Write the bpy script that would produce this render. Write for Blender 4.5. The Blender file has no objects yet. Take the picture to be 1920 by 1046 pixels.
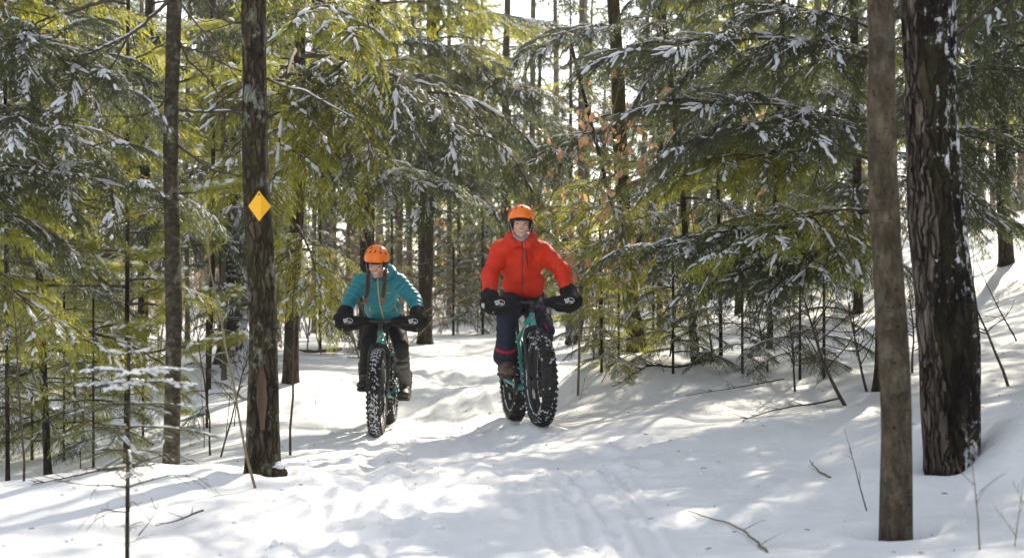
import bpy, bmesh, math, random
import numpy as np
from mathutils import Vector, Matrix, Euler, Quaternion
from mathutils.bvhtree import BVHTree

sc = bpy.context.scene
COL = sc.collection
R = math.radians

# ------------------------------------------------------------------ camera, sky, sun, exposure
EYE = 1.25            # eye height above the trail
FPX = 2667.0          # 50 mm on a 36 mm sensor, in photograph pixels
cam_d = bpy.data.cameras.new('camera')
cam_d.lens = 50.0
cam_d.sensor_width = 36.0
cam_d.clip_start = 0.05
cam_d.clip_end = 600.0
cam_d.dof.use_dof = True
cam_d.dof.focus_distance = 11.6
cam_d.dof.aperture_fstop = 2.6
cam = bpy.data.objects.new('camera', cam_d)
cam.location = (0, 0, EYE)
cam.rotation_euler = (R(90), 0, 0)
COL.objects.link(cam)
sc.camera = cam

SUN_EL, SUN_AZ = R(36), R(24)      # azimuth clockwise from +Y (the view) towards +X
SUN_DIR = Vector((math.sin(SUN_AZ)*math.cos(SUN_EL), math.cos(SUN_AZ)*math.cos(SUN_EL), math.sin(SUN_EL)))
world = bpy.data.worlds.new('World')
sc.world = world
world.use_nodes = True
wn = world.node_tree.nodes
wn.clear()
sky = wn.new('ShaderNodeTexSky')
sky.sky_type = 'NISHITA'
sky.sun_disc = False
sky.sun_elevation = SUN_EL
sky.sun_rotation = SUN_AZ
sky.air_density = 1.0
sky.dust_density = 1.0
sky.ozone_density = 1.0
bg = wn.new('ShaderNodeBackground')
bg.inputs['Strength'].default_value = 0.13
wo = wn.new('ShaderNodeOutputWorld')
veil = wn.new('ShaderNodeHueSaturation')          # thin high cloud takes most of the blue out of the sky
veil.inputs['Saturation'].default_value = 0.32
world.node_tree.links.new(sky.outputs[0], veil.inputs['Color'])
world.node_tree.links.new(veil.outputs[0], bg.inputs['Color'])
world.node_tree.links.new(bg.outputs[0], wo.inputs['Surface'])

sun_d = bpy.data.lights.new('sun', 'SUN')
sun_d.energy = 4.4
sun_d.angle = R(0.7)
sun_d.color = (1.0, 0.885, 0.70)
sun = bpy.data.objects.new('sun', sun_d)
sun.rotation_euler = (-SUN_DIR).to_track_quat('-Z', 'Y').to_euler()
sun.location = SUN_DIR*60
COL.objects.link(sun)

sc.view_settings.view_transform = 'Standard'
sc.view_settings.look = 'None'
sc.view_settings.gamma = 1.0
sc.view_settings.exposure = 1.22
sc.view_settings.use_curve_mapping = False
sc.cycles.max_bounces = 7
sc.cycles.diffuse_bounces = 3
sc.cycles.glossy_bounces = 2
sc.cycles.transmission_bounces = 3
sc.cycles.sample_clamp_indirect = 6.0
sc.cycles.use_denoising = True

# ------------------------------------------------------------------ helpers
def P(px, py, d):
    """World point seen at photograph pixel (px, py) at distance d along the view."""
    return Vector(((px-960)/FPX*d, d, EYE-(py-523)/FPX*d))

def setp(o, label=None, cat=None, group=None, kind=None):
    if label: o['label'] = label
    if cat: o['category'] = cat
    if group: o['group'] = group
    if kind: o['kind'] = kind
    return o

def empty(name, loc, label=None, cat=None, group=None):
    o = bpy.data.objects.new(name, None)
    o.empty_display_size = 0.1
    o.location = loc
    COL.objects.link(o)
    return setp(o, label, cat, group)

class MB:
    """Collects triangles / quads with material slots, then builds one mesh."""
    def __init__(s):
        s.v = []; s.f = []; s.m = []; s.n = 0
    def add(s, verts, faces, mat=0):
        verts = [tuple(v) for v in verts]
        b = s.n
        s.v.extend(verts); s.n += len(verts)
        for f in faces:
            s.f.append(tuple(i+b for i in f))
        s.m.extend([mat]*len(faces))
    def tris(s, A, B, C, mat=0):
        """arrays (N,3)"""
        n = len(A)
        if n == 0: return
        V = np.stack([A, B, C], 1).reshape(-1, 3)
        b = s.n
        s.v.extend(map(tuple, V.tolist())); s.n += 3*n
        s.f.extend([(b+3*i, b+3*i+1, b+3*i+2) for i in range(n)])
        s.m.extend([mat]*n)
    def quads(s, A, B, C, D, mat=0):
        n = len(A)
        if n == 0: return
        V = np.stack([A, B, C, D], 1).reshape(-1, 3)
        b = s.n
        s.v.extend(map(tuple, V.tolist())); s.n += 4*n
        s.f.extend([(b+4*i, b+4*i+1, b+4*i+2, b+4*i+3) for i in range(n)])
        s.m.extend([mat]*n)
    def tube(s, pts, rad, seg=6, mat=0, cap=True, flat=1.0):
        pts = [Vector(p) for p in pts]
        n = len(pts)
        if not hasattr(rad, '__len__'): rad = [rad]*n
        b = s.n
        up = None
        for i, p in enumerate(pts):
            t = (pts[min(i+1, n-1)]-pts[max(i-1, 0)])
            t = t.normalized() if t.length > 1e-9 else Vector((0, 0, 1))
            if up is None:
                a = Vector((0, 0, 1)) if abs(t.z) < 0.9 else Vector((1, 0, 0))
                up = (a - t*a.dot(t)).normalized()
            else:
                up = (up - t*up.dot(t))
                up = up.normalized() if up.length > 1e-6 else t.orthogonal().normalized()
            sd = t.cross(up)
            for k in range(seg):
                an = 2*math.pi*k/seg
                s.v.append(tuple(p + sd*(math.cos(an)*rad[i]) + up*(math.sin(an)*rad[i]*flat)))
        s.n += n*seg
        for i in range(n-1):
            for k in range(seg):
                k2 = (k+1) % seg
                s.f.append((b+i*seg+k, b+i*seg+k2, b+(i+1)*seg+k2, b+(i+1)*seg+k)); s.m.append(mat)
        if cap:
            s.f.append(tuple(b+k for k in range(seg))[::-1]); s.m.append(mat)
            s.f.append(tuple(b+(n-1)*seg+k for k in range(seg))); s.m.append(mat)
    def box(s, c, h, rot=None, mat=0):
        c = Vector(c)
        vs = []
        for z in (-1, 1):
            for y in (-1, 1):
                for x in (-1, 1):
                    q = Vector((x*h[0], y*h[1], z*h[2]))
                    if rot is not None: q = rot @ q
                    vs.append(c+q)
        s.add(vs, [(0, 2, 3, 1), (4, 5, 7, 6), (0, 1, 5, 4), (2, 6, 7, 3), (0, 4, 6, 2), (1, 3, 7, 5)], mat)
    def ellipsoid(s, c, r, rot=None, mat=0, nu=8, nv=6):
        c = Vector(c); vs = []; fs = []
        for j in range(1, nv):
            th = math.pi*j/nv
            for i in range(nu):
                ph = 2*math.pi*i/nu
                q = Vector((math.sin(th)*math.cos(ph)*r[0], math.sin(th)*math.sin(ph)*r[1], math.cos(th)*r[2]))
                if rot is not None: q = rot @ q
                vs.append(c+q)
        a = Vector((0, 0, r[2])); z = Vector((0, 0, -r[2]))
        if rot is not None: a = rot @ a; z = rot @ z
        vs += [c+a, c+z]
        ia, iz = len(vs)-2, len(vs)-1
        for i in range(nu):
            i2 = (i+1) % nu
            fs.append((ia, i, i2)); fs.append((iz, (nv-2)*nu+i2, (nv-2)*nu+i))
            for j in range(nv-2):
                fs.append((j*nu+i, (j+1)*nu+i, (j+1)*nu+i2, j*nu+i2))
        s.add(vs, fs, mat)
    def mesh(s, name, mats, smooth=True):
        me = bpy.data.meshes.new(name)
        me.from_pydata(s.v, [], s.f)
        for m in mats: me.materials.append(m)
        if len(mats) > 1:
            me.polygons.foreach_set('material_index', s.m)
        me.polygons.foreach_set('use_smooth', [smooth]*len(s.f))
        me.update()
        return me
    def build(s, name, mats, parent=None, smooth=True, **kw):
        if not isinstance(mats, (list, tuple)): mats = [mats]
        return link(name, s.mesh(name, mats, smooth), parent, **kw)

def link(name, me, parent=None, label=None, cat=None, group=None, kind=None, world=False):
    """Link mesh data; world=True keeps vertices given in world space where they are."""
    o = bpy.data.objects.new(name, me)
    COL.objects.link(o)
    if parent is not None:
        o.parent = parent
        if world:                            # vertices given in world space
            o.matrix_parent_inverse = world_of(parent).inverted()
    return setp(o, label, cat, group, kind)

def world_of(o):
    m = Matrix.LocRotScale(o.location, o.rotation_euler, o.scale)
    if o.parent is not None:
        m = world_of(o.parent) @ o.matrix_parent_inverse @ m
    return m

# ------------------------------------------------------------------ numpy noise
def _hash(ix, iy, iz, seed):
    h = (ix.astype(np.int64)*374761393 + iy.astype(np.int64)*668265263 + iz.astype(np.int64)*2147483647 + seed*1274126177) & 0xffffffff
    h = ((h ^ (h >> 13))*1274126177) & 0xffffffff
    h = ((h ^ (h >> 16))*2246822519) & 0xffffffff
    return ((h ^ (h >> 15)) & 0xffff)/32767.5 - 1.0
def vnoise(x, y, z=None, seed=0):
    x = np.asarray(x, float); y = np.asarray(y, float)
    z = np.zeros_like(x) if z is None else np.asarray(z, float)
    ix, iy, iz = np.floor(x), np.floor(y), np.floor(z)
    fx, fy, fz = x-ix, y-iy, z-iz
    fx = fx*fx*(3-2*fx); fy = fy*fy*(3-2*fy); fz = fz*fz*(3-2*fz)
    def c(a, b, d): return _hash(ix+a, iy+b, iz+d, seed)
    x00 = c(0,0,0)*(1-fx)+c(1,0,0)*fx; x10 = c(0,1,0)*(1-fx)+c(1,1,0)*fx
    x01 = c(0,0,1)*(1-fx)+c(1,0,1)*fx; x11 = c(0,1,1)*(1-fx)+c(1,1,1)*fx
    return (x00*(1-fy)+x10*fy)*(1-fz)+(x01*(1-fy)+x11*fy)*fz
def fbm(x, y, z=None, seed=0, octv=4):
    a, s, t = 1.0, 0.0, 0.0
    x = np.asarray(x, float); y = np.asarray(y, float)
    for k in range(octv):
        s = s + a*vnoise(x*2**k+17*k, y*2**k-9*k, None if z is None else np.asarray(z, float)*2**k, seed+k)
        t += a; a *= 0.5
    return s/t

# ------------------------------------------------------------------ materials
def nodes(name):
    m = bpy.data.materials.new(name)
    m.use_nodes = True
    nt = m.node_tree
    nt.nodes.clear()
    out = nt.nodes.new('ShaderNodeOutputMaterial')
    return m, nt, out
def N(nt, kind, **kw):
    n = nt.nodes.new(kind)
    for k, v in kw.items():
        if k.startswith('i_'):
            n.inputs[k[2:].replace('_', ' ')].default_value = v
        else:
            setattr(n, k, v)
    return n
def ramp(nt, fac, stops):
    r = nt.nodes.new('ShaderNodeValToRGB')
    e = r.color_ramp.elements
    while len(e) < len(stops): e.new(0.5)
    for k, (p, c) in enumerate(stops):
        e[k].position = p
        e[k].color = (*c, 1) if len(c) == 3 else c
    nt.links.new(fac, r.inputs[0])
    return r
def mix(nt, fac, a, b, mode='MIX'):
    m = nt.nodes.new('ShaderNodeMix')
    m.data_type = 'RGBA'; m.blend_type = mode
    for sock, v in ((0, fac), (6, a), (7, b)):
        if hasattr(v, 'is_linked'): nt.links.new(v, m.inputs[sock])
        else: m.inputs[sock].default_value = v if sock == 0 else (*v, 1)
    return m.outputs[2]
def coords(nt, scale=(1, 1, 1)):
    tc = nt.nodes.new('ShaderNodeTexCoord')
    mp = nt.nodes.new('ShaderNodeMapping')
    mp.inputs['Scale'].default_value = scale
    nt.links.new(tc.outputs['Object'], mp.inputs['Vector'])
    return mp.outputs[0]
def noise(nt, vec, scale, detail=4, rough=0.55):
    n = N(nt, 'ShaderNodeTexNoise')
    n.inputs['Scale'].default_value = scale
    n.inputs['Detail'].default_value = detail
    n.inputs['Roughness'].default_value = rough
    nt.links.new(vec, n.inputs['Vector'])
    return n.outputs[0]
def bump(nt, h, strength, dist):
    b = N(nt, 'ShaderNodeBump')
    b.inputs['Strength'].default_value = strength
    b.inputs['Distance'].default_value = dist
    nt.links.new(h, b.inputs['Height'])
    return b.outputs[0]
def plain(name, col, rough=0.6, metal=0.0, spec=0.5, var=0.0, vscale=20, bmp=0.0, bscale=60, coat=0.0):
    m, nt, out = nodes(name)
    p = N(nt, 'ShaderNodeBsdfPrincipled')
    p.inputs['Roughness'].default_value = rough
    p.inputs['Metallic'].default_value = metal
    p.inputs['Specular IOR Level'].default_value = spec
    p.inputs['Coat Weight'].default_value = coat
    p.inputs['Base Color'].default_value = (*col, 1)
    if var or bmp:
        c = coords(nt)
        if var:
            n = noise(nt, c, vscale)
            r = ramp(nt, n, [(0.3, tuple(x*(1-var) for x in col)), (0.7, tuple(min(1, x*(1+var)) for x in col))])
            nt.links.new(r.outputs[0], p.inputs['Base Color'])
        if bmp:
            nt.links.new(bump(nt, noise(nt, c, bscale, 3), bmp, 0.01), p.inputs['Normal'])
    nt.links.new(p.outputs[0], out.inputs[0])
    return m

def snow_mat():
    m, nt, out = nodes('snow')
    p = N(nt, 'ShaderNodeBsdfPrincipled')
    p.inputs['Roughness'].default_value = 0.62
    p.inputs['Specular IOR Level'].default_value = 0.25
    c = coords(nt)
    n1 = noise(nt, c, 1.3, 5)
    r = ramp(nt, n1, [(0.3, (0.80, 0.82, 0.86)), (0.75, (0.88, 0.885, 0.90))])
    nt.links.new(r.outputs[0], p.inputs['Base Color'])
    n2 = noise(nt, c, 9, 6, 0.6)
    n3 = noise(nt, c, 120, 3, 0.6)
    a = N(nt, 'ShaderNodeMath', operation='MULTIPLY_ADD')
    n4 = noise(nt, c, 34, 4, 0.65)
    a0 = N(nt, 'ShaderNodeMath', operation='MULTIPLY_ADD'); nt.links.new(n4, a0.inputs[0]); a0.inputs[1].default_value = 0.35; nt.links.new(n2, a0.inputs[2])
    nt.links.new(n3, a.inputs[0]); a.inputs[1].default_value = 0.12
    nt.links.new(a0.outputs[0], a.inputs[2])
    nt.links.new(bump(nt, a.outputs[0], 0.36, 0.05), p.inputs['Normal'])
    nt.links.new(p.outputs[0], out.inputs[0])
    return m
def capsnow_mat():
    m, nt, out = nodes('branch_snow')
    d = N(nt, 'ShaderNodeBsdfDiffuse'); d.inputs[0].default_value = (0.86, 0.88, 0.92, 1)
    t = N(nt, 'ShaderNodeBsdfTranslucent'); t.inputs[0].default_value = (0.75, 0.78, 0.84, 1)
    mx = N(nt, 'ShaderNodeMixShader'); mx.inputs[0].default_value = 0.3
    nt.links.new(d.outputs[0], mx.inputs[1]); nt.links.new(t.outputs[0], mx.inputs[2])
    nt.links.new(mx.outputs[0], out.inputs[0])
    return m
def needle_mat(name, dark, light, trans, tfac=0.42):
    m, nt, out = nodes(name)
    oi = N(nt, 'ShaderNodeObjectInfo')
    c = coords(nt)
    n = noise(nt, c, 7, 3)
    a = N(nt, 'ShaderNodeMath', operation='MULTIPLY_ADD')
    nt.links.new(oi.outputs['Random'], a.inputs[0]); a.inputs[1].default_value = 0.5
    nt.links.new(n, a.inputs[2])
    r = ramp(nt, a.outputs[0], [(0.35, dark), (0.95, light)])
    p = N(nt, 'ShaderNodeBsdfPrincipled')
    p.inputs['Roughness'].default_value = 0.45
    p.inputs['Specular IOR Level'].default_value = 0.4
    nt.links.new(r.outputs[0], p.inputs['Base Color'])
    t = N(nt, 'ShaderNodeBsdfTranslucent')
    t.inputs[0].default_value = (*trans, 1)
    mx = N(nt, 'ShaderNodeMixShader'); mx.inputs[0].default_value = tfac
    nt.links.new(p.outputs[0], mx.inputs[1]); nt.links.new(t.outputs[0], mx.inputs[2])
    nt.links.new(mx.outputs[0], out.inputs[0])
    return m
def bark_mat(name, cols, moss=0.0, snow=0.0, vert=0.25, scale=14, bstr=0.8, bands=0.0, lichen=0.0, flecks=0.0, fiss=0.0, fscale=20, fvert=0.16):
    """cols: dark, mid, light. Ridges run up the trunk; optional moss, lichen, stuck snow."""
    m, nt, out = nodes(name)
    p = N(nt, 'ShaderNodeBsdfPrincipled')
    p.inputs['Roughness'].default_value = 0.88
    p.inputs['Specular IOR Level'].default_value = 0.2
    c = coords(nt, (1, 1, vert))
    n1 = noise(nt, c, scale, 6, 0.62)
    r = ramp(nt, n1, [(0.28, cols[0]), (0.5, cols[1]), (0.72, cols[2])])
    col = r.outputs[0]
    relief = n1
    if fiss:                       # deep cracks between bark plates
        cv = N(nt, 'ShaderNodeTexCoord')
        wob = N(nt, 'ShaderNodeTexNoise'); wob.inputs['Scale'].default_value = 7; wob.inputs['Detail'].default_value = 4
        nt.links.new(cv.outputs['Object'], wob.inputs['Vector'])
        va = N(nt, 'ShaderNodeVectorMath', operation='MULTIPLY_ADD')
        nt.links.new(wob.outputs['Color'], va.inputs[0]); va.inputs[1].default_value = (.10, .10, .10); nt.links.new(cv.outputs['Object'], va.inputs[2])
        mp = N(nt, 'ShaderNodeMapping'); mp.inputs['Scale'].default_value = (1, 1, fvert); nt.links.new(va.outputs[0], mp.inputs['Vector'])
        vo = N(nt, 'ShaderNodeTexVoronoi'); vo.feature = 'DISTANCE_TO_EDGE'; vo.inputs['Scale'].default_value = fscale
        nt.links.new(mp.outputs[0], vo.inputs['Vector'])
        rv = ramp(nt, vo.outputs['Distance'], [(0.02, (1, 1, 1)), (0.16, (0, 0, 0))])
        f = N(nt, 'ShaderNodeMath', operation='MULTIPLY'); nt.links.new(rv.outputs[0], f.inputs[0]); f.inputs[1].default_value = fiss
        col = mix(nt, f.outputs[0], col, tuple(x*.55 for x in cols[0]))
        rl = N(nt, 'ShaderNodeMath', operation='MULTIPLY_ADD'); nt.links.new(f.outputs[0], rl.inputs[0]); rl.inputs[1].default_value = -1.1; nt.links.new(n1, rl.inputs[2])
        relief = rl.outputs[0]
    c2 = coords(nt, (1, 1, 0.8))
    if bands:
        cb = coords(nt, (0.6, 0.6, 5))
        nb = noise(nt, cb, scale*0.8, 3)
        rb = ramp(nt, nb, [(0.55, (0, 0, 0)), (0.66, (1, 1, 1))])
        f = N(nt, 'ShaderNodeMath', operation='MULTIPLY'); nt.links.new(rb.outputs[0], f.inputs[0]); f.inputs[1].default_value = bands
        col = mix(nt, f.outputs[0], col, cols[0])
    if flecks:
        cf = coords(nt, (1, 1, 1.6))
        nf = noise(nt, cf, 42, 3, 0.6)
        rf = ramp(nt, nf, [(0.60, (0, 0, 0)), (0.66, (1, 1, 1))])
        f = N(nt, 'ShaderNodeMath', operation='MULTIPLY'); nt.links.new(rf.outputs[0], f.inputs[0]); f.inputs[1].default_value = flecks
        col = mix(nt, f.outputs[0], col, tuple(x*.5 for x in cols[0]))
        nb2 = noise(nt, coords(nt, (1, 1, .7)), 5.0, 4, 0.6)
        rb2 = ramp(nt, nb2, [(0.50, (0, 0, 0)), (0.62, (1, 1, 1))])
        f = N(nt, 'ShaderNodeMath', operation='MULTIPLY'); nt.links.new(rb2.outputs[0], f.inputs[0]); f.inputs[1].default_value = flecks*.6
        col = mix(nt, f.outputs[0], col, cols[0])
    if lichen:
        nl = noise(nt, c2, 8.5, 5, 0.65)
        rl = ramp(nt, nl, [(0.56, (0, 0, 0)), (0.62, (1, 1, 1))])
        f = N(nt, 'ShaderNodeMath', operation='MULTIPLY'); nt.links.new(rl.outputs[0], f.inputs[0]); f.inputs[1].default_value = lichen
        col = mix(nt, f.outputs[0], col, (0.25, 0.27, 0.22))
    if moss:
        nm = noise(nt, c2, 3.5, 5, 0.6)
        rm = ramp(nt, nm, [(0.46, (0, 0, 0)), (0.58, (1, 1, 1))])
        f = N(nt, 'ShaderNodeMath', operation='MULTIPLY'); nt.links.new(rm.outputs[0], f.inputs[0]); f.inputs[1].default_value = moss
        col = mix(nt, f.outputs[0], col, (0.075, 0.075, 0.018))
    nt.links.new(bump(nt, relief, bstr, 0.03), p.inputs['Normal'])
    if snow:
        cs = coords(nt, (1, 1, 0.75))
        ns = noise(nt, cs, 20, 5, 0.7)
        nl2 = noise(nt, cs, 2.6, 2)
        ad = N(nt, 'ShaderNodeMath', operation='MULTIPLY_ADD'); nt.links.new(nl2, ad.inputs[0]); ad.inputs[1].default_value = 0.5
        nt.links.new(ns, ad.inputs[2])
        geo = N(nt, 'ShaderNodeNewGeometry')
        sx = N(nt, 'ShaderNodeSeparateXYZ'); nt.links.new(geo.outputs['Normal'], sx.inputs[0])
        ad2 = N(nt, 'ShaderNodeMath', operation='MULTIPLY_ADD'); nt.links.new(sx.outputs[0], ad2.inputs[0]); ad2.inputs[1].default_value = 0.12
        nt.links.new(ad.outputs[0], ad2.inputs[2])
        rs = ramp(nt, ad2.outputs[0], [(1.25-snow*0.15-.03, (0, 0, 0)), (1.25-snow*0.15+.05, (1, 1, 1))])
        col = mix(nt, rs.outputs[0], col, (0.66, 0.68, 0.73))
    nt.links.new(col, p.inputs['Base Color'])
    nt.links.new(p.outputs[0], out.inputs[0])
    return m

M = {}
M['snow'] = snow_mat()
M['cap'] = capsnow_mat()
M['shadesnow'] = plain('stuck_shade_grey_snow', (.50, .51, .55), .8, var=.3, vscale=60)  # snow greyed to carry the trunk's shade in its colour
M['hem'] = needle_mat('hemlock_needles', (0.021, 0.032, 0.018), (0.056, 0.074, 0.036), (0.165, 0.20, 0.06), 0.44)  # darker copy: shade inside the boughs is put into the colour
M['hemy'] = needle_mat('sun_tinted_hemlock_needles', (0.046, 0.066, 0.018), (0.095, 0.120, 0.028), (0.60, 0.60, 0.075), 0.58)  # brighter copy: sunlit glow put into the needle colour and translucency
M['pine'] = needle_mat('pine_needles', (0.055, 0.070, 0.02), (0.115, 0.12, 0.03), (0.50, 0.51, 0.08), 0.52)
M['fir'] = needle_mat('fir_needles', (0.035, 0.055, 0.03), (0.08, 0.105, 0.05), (0.14, 0.18, 0.05), 0.35)
M['beech'] = needle_mat('dry_beech_leaf', (0.30, 0.17, 0.09), (0.50, 0.33, 0.20), (0.50, 0.29, 0.15), 0.45)
M['bark'] = bark_mat('brown_bark', ((0.015, 0.011, 0.007), (0.048, 0.035, 0.024), (0.11, 0.085, 0.06)), scale=20, fiss=.6, fscale=32)
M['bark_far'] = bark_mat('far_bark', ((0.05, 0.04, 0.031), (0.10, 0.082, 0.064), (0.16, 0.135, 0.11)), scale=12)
M['bark_grey'] = bark_mat('grey_smooth_bark', ((0.024, 0.018, 0.012), (0.088, 0.067, 0.047), (0.165, 0.132, 0.096)), vert=0.6, scale=15, bstr=0.9, bands=0.15, moss=0.1, lichen=0.15, flecks=1.0, fiss=.2, fscale=26, fvert=.3)
M['bark_slim'] = bark_mat('slim_ringed_bark', ((0.014, 0.011, 0.007), (0.045, 0.036, 0.024), (0.12, 0.10, 0.07)), vert=1.3, scale=24, bstr=0.8, bands=0.5, lichen=0.35)
M['bark_lichen'] = bark_mat('lichened_bark', ((0.010, 0.007, 0.005), (0.044, 0.032, 0.022), (0.115, 0.088, 0.062)), vert=0.3, scale=21, bstr=1.0, lichen=0.7, moss=0.25, fiss=.75, fscale=30, fvert=.2)
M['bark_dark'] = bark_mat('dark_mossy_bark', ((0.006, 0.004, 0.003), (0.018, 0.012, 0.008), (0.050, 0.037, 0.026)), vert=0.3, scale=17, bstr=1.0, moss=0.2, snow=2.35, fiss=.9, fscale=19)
M['bark_plate'] = bark_mat('pale_bark_plates', ((0.02, 0.014, 0.010), (0.10, 0.078, 0.062), (0.22, 0.185, 0.155)), vert=0.2, scale=26, bstr=1.0, fiss=.95, fscale=24, fvert=.13)
M['bark_moss'] = bark_mat('mossy_bark', ((0.02, 0.014, 0.008), (0.065, 0.048, 0.028), (0.13, 0.10, 0.065)), moss=0.8, scale=18, fiss=.6, fscale=30)
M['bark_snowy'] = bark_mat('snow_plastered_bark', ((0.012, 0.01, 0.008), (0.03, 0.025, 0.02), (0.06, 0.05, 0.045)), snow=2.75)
M['wood_bare'] = bark_mat('barkless_wood', ((0.04, 0.026, 0.017), (0.085, 0.058, 0.040), (0.14, 0.10, 0.075)), vert=0.08, scale=20, bstr=0.4)
M['twig'] = plain('twig', (0.055, 0.036, 0.026), 0.85, var=0.4)
M['twig_pale'] = plain('pale_twig', (0.17, 0.14, 0.095), 0.85, var=0.3)
# ------------------------------------------------------------------ ground: one snow sheet
_px = [(960,1046,6.35),(300,1046,6.3),(0,1046,6.2),(1500,1046,6.0),(1900,1046,5.4),(1687,1000,6.6),(1770,880,8.0),(1850,800,8.5),(1745,895,7.75),(1900,760,9.0),
 (490,885,8.8),(322,888,9.1),(90,893,8.4),(0,945,7.6),(250,873,8.7),(430,800,12.5),(390,740,16),(706,812,12.3),(1018,799,11.2),(966,793,12.25),
 (730,796,13.4),(850,900,8.4),(850,720,16.5),(850,660,22),(850,632,26),(545,702,16),(440,668,19),(685,648,21.5),(800,640,23),
 (1200,830,10),(1200,760,12),(1400,800,10),(1580,757,11),(1400,700,13),(1300,686,13.4),(1195,664,15),(1083,690,14),(1640,625,16),
 (1900,655,13),(1900,450,22),(1700,480,25),(1500,600,20),(1300,610,25),(1075,641,23),(640,870,9.3),(640,960,7.6),(1000,960,7.5)]
_ctl = [tuple(P(*q)) for q in _px]
_ctl += [(-3.6,11.5,-.34),(-5.0,14,-.35),(-7,18,-.3),(-30,30,-.3),(-30,5,-.6),(-10,2,-.35),(0,0,-.1),(10,2,1.0),(25,10,3.5),(30,40,4.2),(0,60,1.3),(-8,38,.2),(-40,70,.9),
         (45,85,6),(0,110,2.5),(0,-20,-.3),(20,-20,1),(-20,-20,-.6),(-20,18,-.4),(4,35,1.0),(14,35,3.2),(-4,30,.25)]
_ctl = np.array(_ctl)
def _tps(d): 
    return np.where(d > 1e-9, d*d*np.log(np.maximum(d, 1e-9)), 0.0)
_n = len(_ctl)
_K = _tps(np.linalg.norm(_ctl[:, None, :2]-_ctl[None, :, :2], axis=2)) + np.eye(_n)*0.12
_Q = np.hstack([np.ones((_n, 1)), _ctl[:, :2]])
_A = np.block([[_K, _Q], [_Q.T, np.zeros((3, 3))]])
_w = np.linalg.solve(_A, np.concatenate([_ctl[:, 2], np.zeros(3)]))
def gbase(x, y):
    x = np.asarray(x, float); y = np.asarray(y, float)
    z = _w[_n]+_w[_n+1]*x+_w[_n+2]*y
    for k in range(_n):
        z = z + _w[k]*_tps(np.hypot(x-_ctl[k, 0], y-_ctl[k, 1]))
    return z
def gz(x, y):
    return float(gbase(x, y))
def smooth(a, b, x):
    t = np.clip((x-a)/(b-a), 0, 1); return t*t*(3-2*t)
def seg_dist(x, y, pts):
    best = np.full(np.shape(x), 1e9)
    for (x0, y0), (x1, y1) in zip(pts[:-1], pts[1:]):
        dx, dy = x1-x0, y1-y0
        t = np.clip(((x-x0)*dx+(y-y0)*dy)/(dx*dx+dy*dy), 0, 1)
        best = np.minimum(best, np.hypot(x-x0-t*dx, y-y0-t*dy))
    return best
def gpath(pix):
    """pixel path on the snow -> ground xy, by stepping down the view ray"""
    out = []
    for px, py in pix:
        d = 3.5
        while d < 40:
            p = P(px, py, d)
            if p.z <= gz(p.x, p.y): break
            d *= 1.01
        out.append((p.x, p.y))
    return out
def on_ground(px, py):
    (x, y), = gpath([(px, py)])
    return Vector((x, y, gz(x, y)))

TRACKS = [  # pixel paths of old wheel and ski tracks, half width m, depth m
 ([(712, 812), (725, 780), (770, 720), (830, 670), (870, 640)], .055, .013),
 ([(1010, 800), (965, 790), (930, 735), (890, 680), (868, 645)], .055, .013),
 ([(905, 770), (880, 715), (868, 670)], .06, .010), ([(800, 770), (838, 700), (862, 655)], .06, .010),
 ([(1035, 880), (1090, 950), (1130, 1046)], .03, .018), ([(1060, 875), (1130, 960), (1185, 1046)], .028, .016),
 ([(1130, 880), (1180, 960), (1222, 1046)], .03, .020), ([(1155, 880), (1205, 960), (1250, 1046)], .03, .018),
 ([(1010, 900), (1025, 970), (1060, 1046)], .03, .012),
 ([(705, 815), (690, 880), (640, 960), (560, 1046)], .06, .022), ([(880, 870), (800, 940), (720, 1046)], .06, .014),
 ([(760, 820), (770, 900), (700, 1046)], .05, .016),
]
TRACKS = [(gpath(a), b, c) for a, b, c in TRACKS]
TRAIL = gpath([(640, 1046), (720, 940), (800, 860), (850, 780), (870, 700), (860, 650)])
STEPS = gpath([(600, 880), (648, 862), (690, 905), (735, 880), (600, 930), (655, 955), (735, 950), (690, 1000), (790, 900), (830, 940), (570, 985), (1130, 850),
               (1155, 880), (1180, 830), (1100, 900), (1205, 870), (560, 860), (640, 900), (780, 985), (860, 870)])
CONTACTS = []
WELLS = []          # (x, y, radius, depth) filled in from the trunks below

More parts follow.
